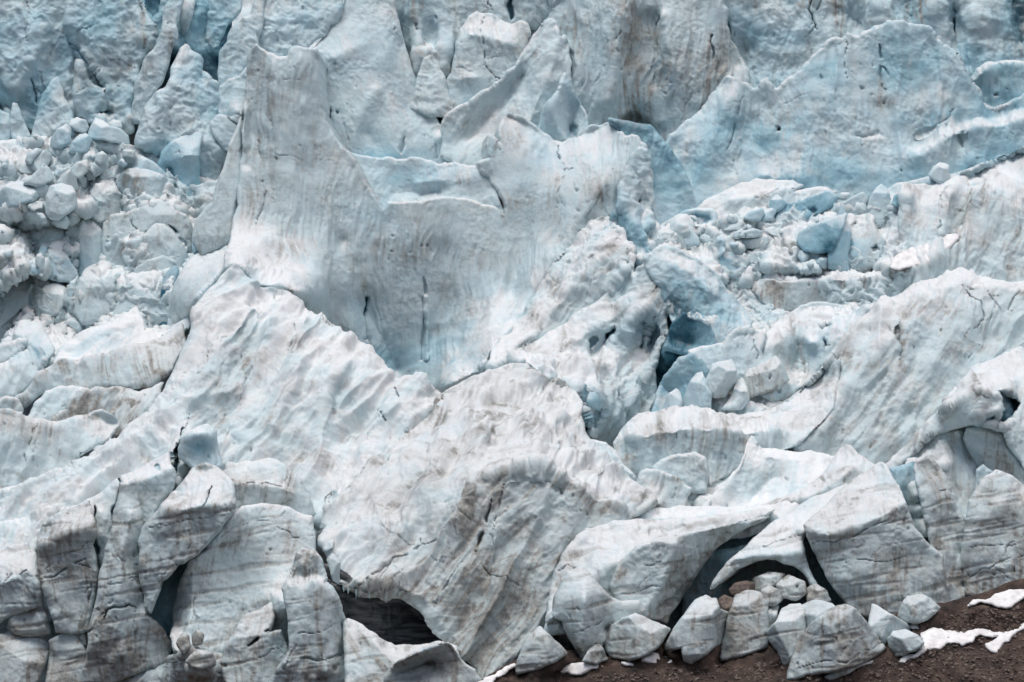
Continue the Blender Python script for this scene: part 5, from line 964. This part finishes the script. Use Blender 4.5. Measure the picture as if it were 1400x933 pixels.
# ================= upper middle =================
srac('small pointed ice serac with a blue hollow, in front of the fin-shaped one', [(732,200),(738,165),(742,150),(748,140),(757,130),(764,118),(772,98),(778,110),(782,120),(788,132),(796,145),(804,160),(806,178),(800,196),(770,205)], foot=205, slope=76, yaw=0, lines=[[(772,100,0),(764,120,1.5),(752,150,2),(770,190,1.5)],[(784,140,-1.5),(776,180,-2)]], L=16, rnd=4, jag=.08, blue=.28, dirt=.1, dents=[([(772,178),(782,165),(792,172),(790,190),(774,192)],1.6,5,.55)])
srac('fin-shaped ice serac with a smooth curved left ramp and a sharp leaning tip', [(600,215),(604,168),(612,155),(640,140),(668,122),(686,108),(704,90),(716,68),(728,48),(742,34),(752,25),(758,28),(764,38),(768,50),(772,42),(778,60),(782,85),(780,105),(786,125),(780,200),(740,215),(690,230),(640,232)], fold=0.3, foot=230, slope=66, lines=[[(612,158,0),(668,126,0),(704,95,1),(745,38,0)],[(640,190,-1.5),(680,150,-1.5),(716,100,-1.5)],[(764,42,1),(752,100,2),(725,160,2.5),(700,210,2)],[(775,60,-1)]], L=24, soft=1, rnd=4, flow=-28, flute=.2, dirt=.25, blue=.16, snow=1.1, jag=.05, dirtspots=[(734,80,4,8,.7),(640,175,6,16,.4)])
srac('dirty snow-streaked ice lump tucked behind the white pyramid', [(560,150),(570,108),(578,82),(592,68),(603,76),(602,94),(611,112),(615,134),(622,150),(612,162),(585,160)], name='ice_block', cat='ice block', foot=170, slope=60, weld='blr', dirt=.35, facet=.2, fscale=2, fold=.3, snow=1.1, rnd=3)
srac('white pyramid-shaped serac with smooth snowy sides, left of centre',
 [(424,68),(436,58),(448,42),(462,25),(470,5),(472,-20),(536,-20),(541,10),(548,40),(556,68),(564,95),(575,120),(588,145),(602,170),(618,195),(630,212),(645,226),(600,240),(520,235),(470,215),(440,165),(430,110)],
 foot=225, slope=67, lines=[[(430,66,1),(455,80,2),(500,60,1.5)],[(520,5,0),(530,70,1.5),(522,120,1),(540,170,1.5),(545,215,1)],[(520,120,2),(490,160,1.5),(480,205,1)],[(545,60,-.5),(600,170,-1),(640,222,-1)],[(500,180,0),(520,205,0)]], L=40, soft=3, rnd=6, flow=20, flute=.1, lump=.35, lscale=7, dirt=.18, blue=.24, snow=1.1, pit=.1, jag=.025,
 cracks=[(1.3,.8,.1,[(471,168),(474,185),(478,204)]),(1.1,.5,.05,[(455,88),(460,108),(464,124)]),(1.2,.5,.1,[(541,45),(546,55)]),(1.4,.7,.1,[(580,185),(582,212)]),(1.4,.7,.2,[(595,195),(598,218)])],
 dents=[([(441,150),(446,146),(454,148),(455,165),(448,172),(443,168)],2,3,.85),([(458,151),(463,150),(463,156),(459,158)],1.2,2,.8),([(543,205),(548,190),(555,182),(553,205),(548,213)],1,3,.3)], bluespots=[(530,215,60,14,.3)])
srac('cracked square ice block with a flat snowy top behind the fin-shaped serac', [(604,150),(606,120),(616,100),(622,60),(628,40),(640,22),(652,15),(668,18),(690,30),(700,34),(714,28),(722,32),(726,45),(720,80),(705,110),(690,130),(640,160)], name='ice_block', cat='ice block', foot=165, slope=74, lines=[[(630,42,-.5),(652,18,-1.5),(700,35,-1.5)],[(640,45,1),(700,60,1)],[(615,110,1),(650,105,1.5)]], L=30, rnd=6, dirt=.28, blue=.18, cracks=[(1.5,1,.7,[(660,10),(658,35),(662,60),(663,90),(676,105),(684,110)]),(1.3,.8,0,[(665,82),(680,78),(698,76)]),(1.2,.7,0,[(620,98),(640,96),(660,90)]),(1.6,.7,.1,[(626,42),(622,65)])], bluespots=[(640,125,24,20,.1)])
srac('tall grey-green fluted serac with a dark dirty hollow at its foot, top centre',
 [(690,60),(715,45),(735,30),(752,10),(765,-25),(992,-25),(990,5),(996,12),(994,35),(1000,55),(1012,75),(1024,98),(1020,130),(985,180),(940,215),(895,235),(850,200),(805,190),(790,160),(770,120),(740,90)],
 fold=0.3, foot=220, slope=75, lines=[[(690,62,-6),(745,30,-4),(775,-10,-2)],[(800,0,1),(792,60,1),(795,140,1)],[(770,20,-1),(775,60,-1)],[(858,-10,1.8),(845,60,2),(830,140,2)],[(898,20,-.6),(895,120,-.5)],[(905,20,1.8),(920,90,2),(905,170,0)],[(970,60,1),(960,150,1)],[(992,20,0),(1010,90,-1)],[(870,150,-1),(890,200,-3)],[(835,180,0)]], L=40, ampl=2, soft=2, rnd=6, flow=-6, flute=.62, flutew=1.5, chip=.4, lump=.15, lscale=5, dirt=.42, blue=.22, snow=.9, pit=.11, streak=1,
 cracks=[(3,1.2,.15,[(902,20),(898,60),(896,110)]),(1.8,.7,.1,[(857,0),(850,40),(838,70)]),(1.4,.6,.05,[(918,85),(910,110),(905,130)]),(1.6,.7,.05,[(955,125),(940,140),(934,160),(932,180)]),(2,.9,.1,[(828,90),(818,110),(812,122)]),(1.4,.6,0,[(800,90),(793,130)]),(3,1.2,.1,[(972,50),(974,80),(978,105)])],
 dents=[([(838,165),(862,150),(890,160),(902,195),(890,205),(862,190)],3.2,12,.15)],
 dirtspots=[(868,170,24,22,.9),(860,130,18,14,.7),(792,70,5,24,.6),(970,70,6,30,.6),(885,90,30,60,.25),(835,170,20,10,.5),(960,110,30,50,.3)])
mass('ice_wall','blue-grey ice wall with thin cracks along the top right','ice wall',
 [(975,-30),(1470,-30),(1470,110),(1400,110),(1340,150),(1260,120),(1100,140),(1040,150),(1000,120),(985,60)], fold=0.6, foot=150, slope=73, near=-6, L=40, blue=.36, dirt=.32, snow=.6, lump=.6, lscale=4, flute=.3, facet=.15, pit=.1,
 lines=[[(1000,30,-.5),(1004,60,-1.5),(1015,95,-2)],[(1040,40,.8)],[(1100,10,.5),(1110,80,.8)],[(1160,20,-1),(1178,35,-1)],[(1200,10,1),(1200,40,1)],[(1240,10,0)],[(1275,10,1),(1280,60,1)],[(1306,10,-1.5),(1306,70,-1.5)],[(1330,10,1.2),(1340,70,1)],[(1385,0,-1),(1395,60,-1)]],
 cracks=[(2.2,1.5,.8,[(1112,-10),(1106,12),(1112,28),(1118,42)]),(1.4,.9,.6,[(1120,0),(1116,14)]),(2.6,1.8,.85,[(1306,5),(1304,35),(1305,66)]),(3,1.6,.55,[(988,5),(995,40),(1000,70),(1012,95)]),(1.5,.7,0,[(1238,0),(1240,25)])],
 dirtspots=[(1143,15,8,30,.8),(1260,12,10,26,.7),(1238,10,6,24,.6),(1100,5,12,10,.4)], bluespots=[(1390,20,20,60,.5),(1180,20,26,22,.2),(1330,105,40,30,.15)])
# ================= upper left cliff =================
UL = 'pillars and ribs of the upper left cliff'
CL = [
 ([(46,208),(47,168),(54,140),(64,120),(72,108),(78,104),(84,116),(88,132),(98,148),(101,165),(98,200),(80,212)],'pale pointed ice spire standing at the foot of the far left cliff',dict(blue=.42,foot=208)),
 ([(16,190),(17,140),(24,142),(30,158),(36,172),(44,188),(30,195)],'slim upright ice splinter at the far left under the cliff',dict(blue=.4,foot=195)),
 ([(-40,200),(-40,146),(0,150),(14,156),(18,185),(10,200)],'blue ice block in the far left corner under the cliff',dict(blue=.55,foot=200)),
 ([(286,172),(292,162),(302,156),(316,160),(328,156),(334,200),(318,212),(306,205),(294,190)],'frost-white jagged ice block beside the tall serac pillar',dict(blue=.25,cracks=[(1.6,1,.7,[(310,158),(322,170),(330,176)])])),
 ([(298,165),(300,140),(299,118),(312,108),(326,104),(338,90),(345,110),(340,165),(318,165)],'bulging white ice rib behind the left edge of the tall serac',dict(blue=.3,foot=170)),
 ([(190,215),(192,168),(196,150),(214,125),(225,120),(232,108),(240,80),(248,64),(254,60),(262,68),(272,74),(278,82),(276,96),(286,102),(298,112),(304,140),(308,170),(318,230),(330,300),(260,310),(225,250)],'broad pale ice rib with a forked peak in the upper left cliff',dict(blue=.38,foot=235,slope=75,facet=.35,lines=[[(252,64,0),(240,110,1.5),(215,150,1.8),(200,200,2)],[(258,110,.6),(256,200,1.6)],[(275,84,0),(275,110,-1)],[(300,120,-1),(305,190,-1.5)]],L=22,cracks=[(1.2,.7,.2,[(214,125),(206,126)]),(1,.5,.3,[(262,155),(272,162)]),(1.4,.8,0,[(248,115),(240,135),(232,150)])])),
 ([(180,150),(182,122),(190,100),(198,80),(206,70),(214,60),(222,25),(228,-25),(252,-25),(248,10),(244,50),(232,85),(222,115),(205,140),(195,168),(182,170)],'long slanting grey ice pillar with a dark seam near the top left',dict(blue=.34,foot=170,slope=76,dirtspots=[(235,60,5,26,.7),(205,95,8,12,.6)],cracks=[(1.6,.9,.1,[(240,50),(234,75),(228,95)])])),
 ([(245,60),(245,30),(250,-25),(264,-25),(264,20),(254,58)],'bright white sliver of ice beside the blue recess at the top left',dict(blue=.1,snow=1.2,foot=60,dents=[([(244,40),(249,39),(250,45),(245,46)],1,2,.8)])),
 ([(298,105),(300,70),(310,58),(315,40),(330,25),(342,20),(350,-25),(365,-25),(360,20),(355,50),(345,80),(330,105),(315,125),(300,120)],'pocked whitish ice face left of the tall serac top',dict(blue=.3,foot=130,slope=74,dirtspots=[(325,28,10,14,.5),(312,78,6,12,.6)],pit=.14)),
 ([(280,55),(276,30),(285,0),(295,-25),(330,-25),(330,15),(312,35),(302,55),(290,70)],'bluish ice bulge at the very top, right of the blue recess',dict(blue=.42,foot=70)),
 ([(345,120),(352,60),(355,30),(362,-25),(430,-25),(470,-25),(468,20),(445,50),(420,68),(398,70),(380,90),(365,110)],'crumpled white ice face behind the top of the tall serac',dict(blue=.32,foot=110,slope=76,facet=.45,fscale=3,cracks=[(2,1.3,.6,[(354,15),(353,35),(356,50)]),(1.6,1,.5,[(410,0),(414,14)])],dirtspots=[(345,25,10,16,.4)])),
]
for p, l, k in CL:
    a = dict(gem=.25, slope=75, dirt=.2, facet=.25, fscale=3, snow=.8, blue=.35, pit=.1, group=UL, jag=.07, thick=6); a.update(k)
    blk(l, p, name='ice_rib', cat='ice rib', **a)
srac('broad cracked ice cliff right of the long blue crevasse at the top left',
 [(88,40),(92,20),(84,-30),(186,-30),(192,-5),(200,12),(208,30),(214,48),(208,62),(200,72),(190,95),(184,130),(184,180),(165,190),(140,170),(120,170),(105,160),(100,120),(104,80)], fold=0.4, foot=180, slope=75, near=0, lines=[[(96,30,1),(125,95,.5),(150,140,-.5)],[(120,40,.6),(160,60,.8),(196,50,1)],[(140,90,-.5),(186,110,.8)],[(112,100,1),(105,150,1)]], L=30, facet=.45, fscale=4, lump=.5, flute=.12, dirt=.26, blue=.36, pit=.09, snow=.8, rnd=5, name='ice_cliff', cat='ice cliff',
 cracks=[(2.0,.8,.8,[(90,32),(96,55),(104,68),(118,84),(126,100),(134,114),(141,124)]),(1,.5,.4,[(150,82),(168,84),(184,94)]),(1,.5,.3,[(100,142),(108,126),(120,118)]),(1.6,.8,0,[(104,45),(118,42),(130,36)])],
 dents=[([(84,26),(94,28),(101,55),(112,68),(124,82),(135,98),(147,120),(140,130),(124,114),(111,94),(99,78),(90,62)],1.3,3,.74),([(124,158),(132,148),(142,138),(152,144),(162,158),(150,165),(132,163)],2.6,6,.76)], dirtspots=[(192,28,8,16,.9),(198,60,10,8,.8),(178,90,14,8,.5),(160,150,10,10,.4),(82,28,8,10,.5)])
srac('blue-grey ice cliff in the top left corner, left of the long crevasse', [(-80,160),(-80,-30),(92,-30),(96,10),(92,40),(100,62),(108,90),(112,130),(104,180),(60,190),(20,165),(0,145)], fold=0.4, foot=180, slope=75, lines=[[(30,10,.8),(20,100,1)],[(60,40,1.5),(45,80,2),(20,120,1.5)],[(70,60,0),(75,100,.5)],[(85,35,1)],[(0,140,-3),(14,150,-3)]], L=28, facet=.45, fscale=4, lump=.5, flute=.12, dirt=.2, blue=.42, pit=.09, snow=.8, rnd=5, name='ice_cliff', cat='ice cliff', cracks=[(2,1.3,.95,[(43,106),(46,120),(50,132),(52,144)]),(1,.6,.4,[(53,98),(58,112),(64,122)]),(1.2,.6,.4,[(36,0),(38,30),(40,60)]),(1,.5,.3,[(84,50),(72,66),(68,82)])], dents=[([(-20,146),(-5,134),(12,142),(18,152),(0,154)],3.5,4,.95)])
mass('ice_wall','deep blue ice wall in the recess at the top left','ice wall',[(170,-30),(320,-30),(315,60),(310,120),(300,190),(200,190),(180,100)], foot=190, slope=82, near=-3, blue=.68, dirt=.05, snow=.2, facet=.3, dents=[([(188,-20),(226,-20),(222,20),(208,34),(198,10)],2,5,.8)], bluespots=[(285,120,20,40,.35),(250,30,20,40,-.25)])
mass('ice_wall','upright columned ice wall with a blue gap along the top centre','ice wall',[(525,-30),(780,-30),(760,60),(700,120),(620,200),(560,160),(540,80)], fold=0.5, foot=170, slope=80, near=-2, blue=.28, dirt=.35, snow=.9, flute=.4, flutew=1.8, facet=.2, L=30, lines=[[(548,30,-1.5),(556,90,-1.5)],[(570,0,.8),(575,60,.8)],[(605,20,1),(598,70,1)],[(588,30,-.5),(590,60,-.8)],[(640,0,1)],[(720,10,.5)]],
 cracks=[(2,1.4,.8,[(668,-10),(666,10),(663,22)]),(6,3,.85,[(697,-15),(696,8),(699,28)]),(1.6,1,.6,[(747,-5),(748,8)]),(2,1,.3,[(542,25),(544,45)]),(2,1,.6,[(570,32),(572,44)])], dirtspots=[(570,10,10,26,.5)])
# backing glacier
mass('glacier',None,None,[(-560,-150),(1960,-150),(1960,1030),(-560,1030)], foot=1030, slope=37.6, near=-40, pct=99, gap=12, grid=3.8, meet=0, facet=1.2, fscale=7, lump=1.2, lscale=9, flute=.3, blue=.4, dirt=.25, kind='structure', rnd=2, thick=4)
# ================= tiny crumbs (uncountable) and the valley floor =================
def crumbs(name, poly, n, s0, s1, seed, matn='ice', on='snow_slope'):
    rng = np.random.RandomState(seed)
    P = np.array(poly, float); lo, hi = P.min(0), P.max(0)
    import bmesh
    bm = bmesh.new(); bmesh.ops.create_icosphere(bm, subdivisions=1, radius=1); sv = np.array([v.co[:] for v in bm.verts]); sf = np.array([[v.index for v in f.verts] for f in bm.faces]); bm.free()
    us, vs = [], []
    while len(us) < n:
        u, v = rng.uniform(lo, hi)
        if inside(P, np.array([u]), np.array([v]))[0]: us.append(u); vs.append(v)
    us = np.array(us); vs = np.array(vs)
    V, Fc, A = [], [], {'dirt': [], 'blue': [], 'snow': []}
    dep = bpy.context.evaluated_depsgraph_get()
    cam = np.array([0, 0, ZC])
    for k in range(n):
        p = world(us[k], vs[k], 100.0); d = p - cam; d = d / np.linalg.norm(d)
        ok, loc, nor, _, ob, _ = SC.ray_cast(dep, cam.tolist(), d.tolist())
        if not ok or not ob.name.startswith(on): continue
        s = s0 + (s1 - s0) * rng.rand() ** 2.5
        m = rng.normal(size=(3, 3)) * .25 + np.eye(3)
        q = sv * (1 + .35 * rng.normal(size=(len(sv), 1)) * .6)
        q = (q @ m) * s * np.array([1, 1, .8])
        V.append(q + np.array(loc) + np.array(nor) * s * .1); Fc.append(sf + len(sv) * (len(V) - 1))
        A['dirt'].append(np.full(len(sv), rng.uniform(.02, .25))); A['blue'].append(np.full(len(sv), max(0, rng.normal(.1, .15)))); A['snow'].append(np.full(len(sv), rng.uniform(.5, 1)))
    me = mesh_from(name, np.concatenate(V), np.concatenate(Fc), {k: np.concatenate(a) for k, a in A.items()}, MAT[matn], smooth=False)
    o = bpy.data.objects.new(name, me); COL.objects.link(o); o['kind'] = 'stuff'; return o
bpy.context.view_layer.update()
# icicles under the lip of the cave: parts of the dome
import bmesh
_dep = bpy.context.evaluated_depsgraph_get()
_r = np.random.RandomState(2)
for _u, _v in [(463,801),(467,803),(470,805),(476,807),(487,809),(505,810)]:
    p = world(float(_u), float(_v), 100.0); d = p - np.array([0, 0, ZC]); d /= np.linalg.norm(d)
    ok, loc, nor, _, ob, _ = SC.ray_cast(_dep, [0, 0, ZC], d.tolist())
    if not ok or ob.name != DOME.name: continue
    bm = bmesh.new(); h = 0.35 + 0.7 * _r.rand() ** 2
    prev = None
    for k, (z, rr) in enumerate(((.35, .16), (0, .13), (-.35 * h, .09), (-.7 * h, .055), (-h, .012))):
        ring = [bm.verts.new((rr * math.cos(a * math.pi / 3) + .02 * _r.normal(), rr * math.sin(a * math.pi / 3), z)) for a in range(6)]
        if prev:
            for a in range(6): bm.faces.new((prev[a], prev[(a + 1) % 6], ring[(a + 1) % 6], ring[a]))
        prev = ring
    me = bpy.data.meshes.new('icicle'); bm.to_mesh(me); bm.free(); me.materials.append(MAT['ice'])
    for pp in me.polygons: pp.use_smooth = True
    o = bpy.data.objects.new('icicle', me); COL.objects.link(o); o.location = (loc[0], loc[1] - .15, loc[2]); o.parent = DOME
crumbs('gravel', [(900,915),(1060,905),(1240,900),(1300,840),(1400,810),(1400,932),(760,932)], 2600, .03, .3, 7, 'stone', 'moraine')
# valley floor reaching far to both sides and towards the camera
n = 60
gx = np.linspace(-2500, 2500, n); gy = np.linspace(-300, 4500, n)
X, Yg = np.meshgrid(gx, gy); z = 3.0 + 0 * X
idx = np.arange(n * n).reshape(n, n)
q = np.stack([idx[:-1, :-1], idx[:-1, 1:], idx[1:, 1:], idx[1:, :-1]], -1).reshape(-1, 4)
me = mesh_from('ground', np.stack([X, Yg, z], -1).reshape(-1, 3), q, {}, MAT['moraine'])
o = bpy.data.objects.new('ground', me); COL.objects.link(o); o['kind'] = 'structure'
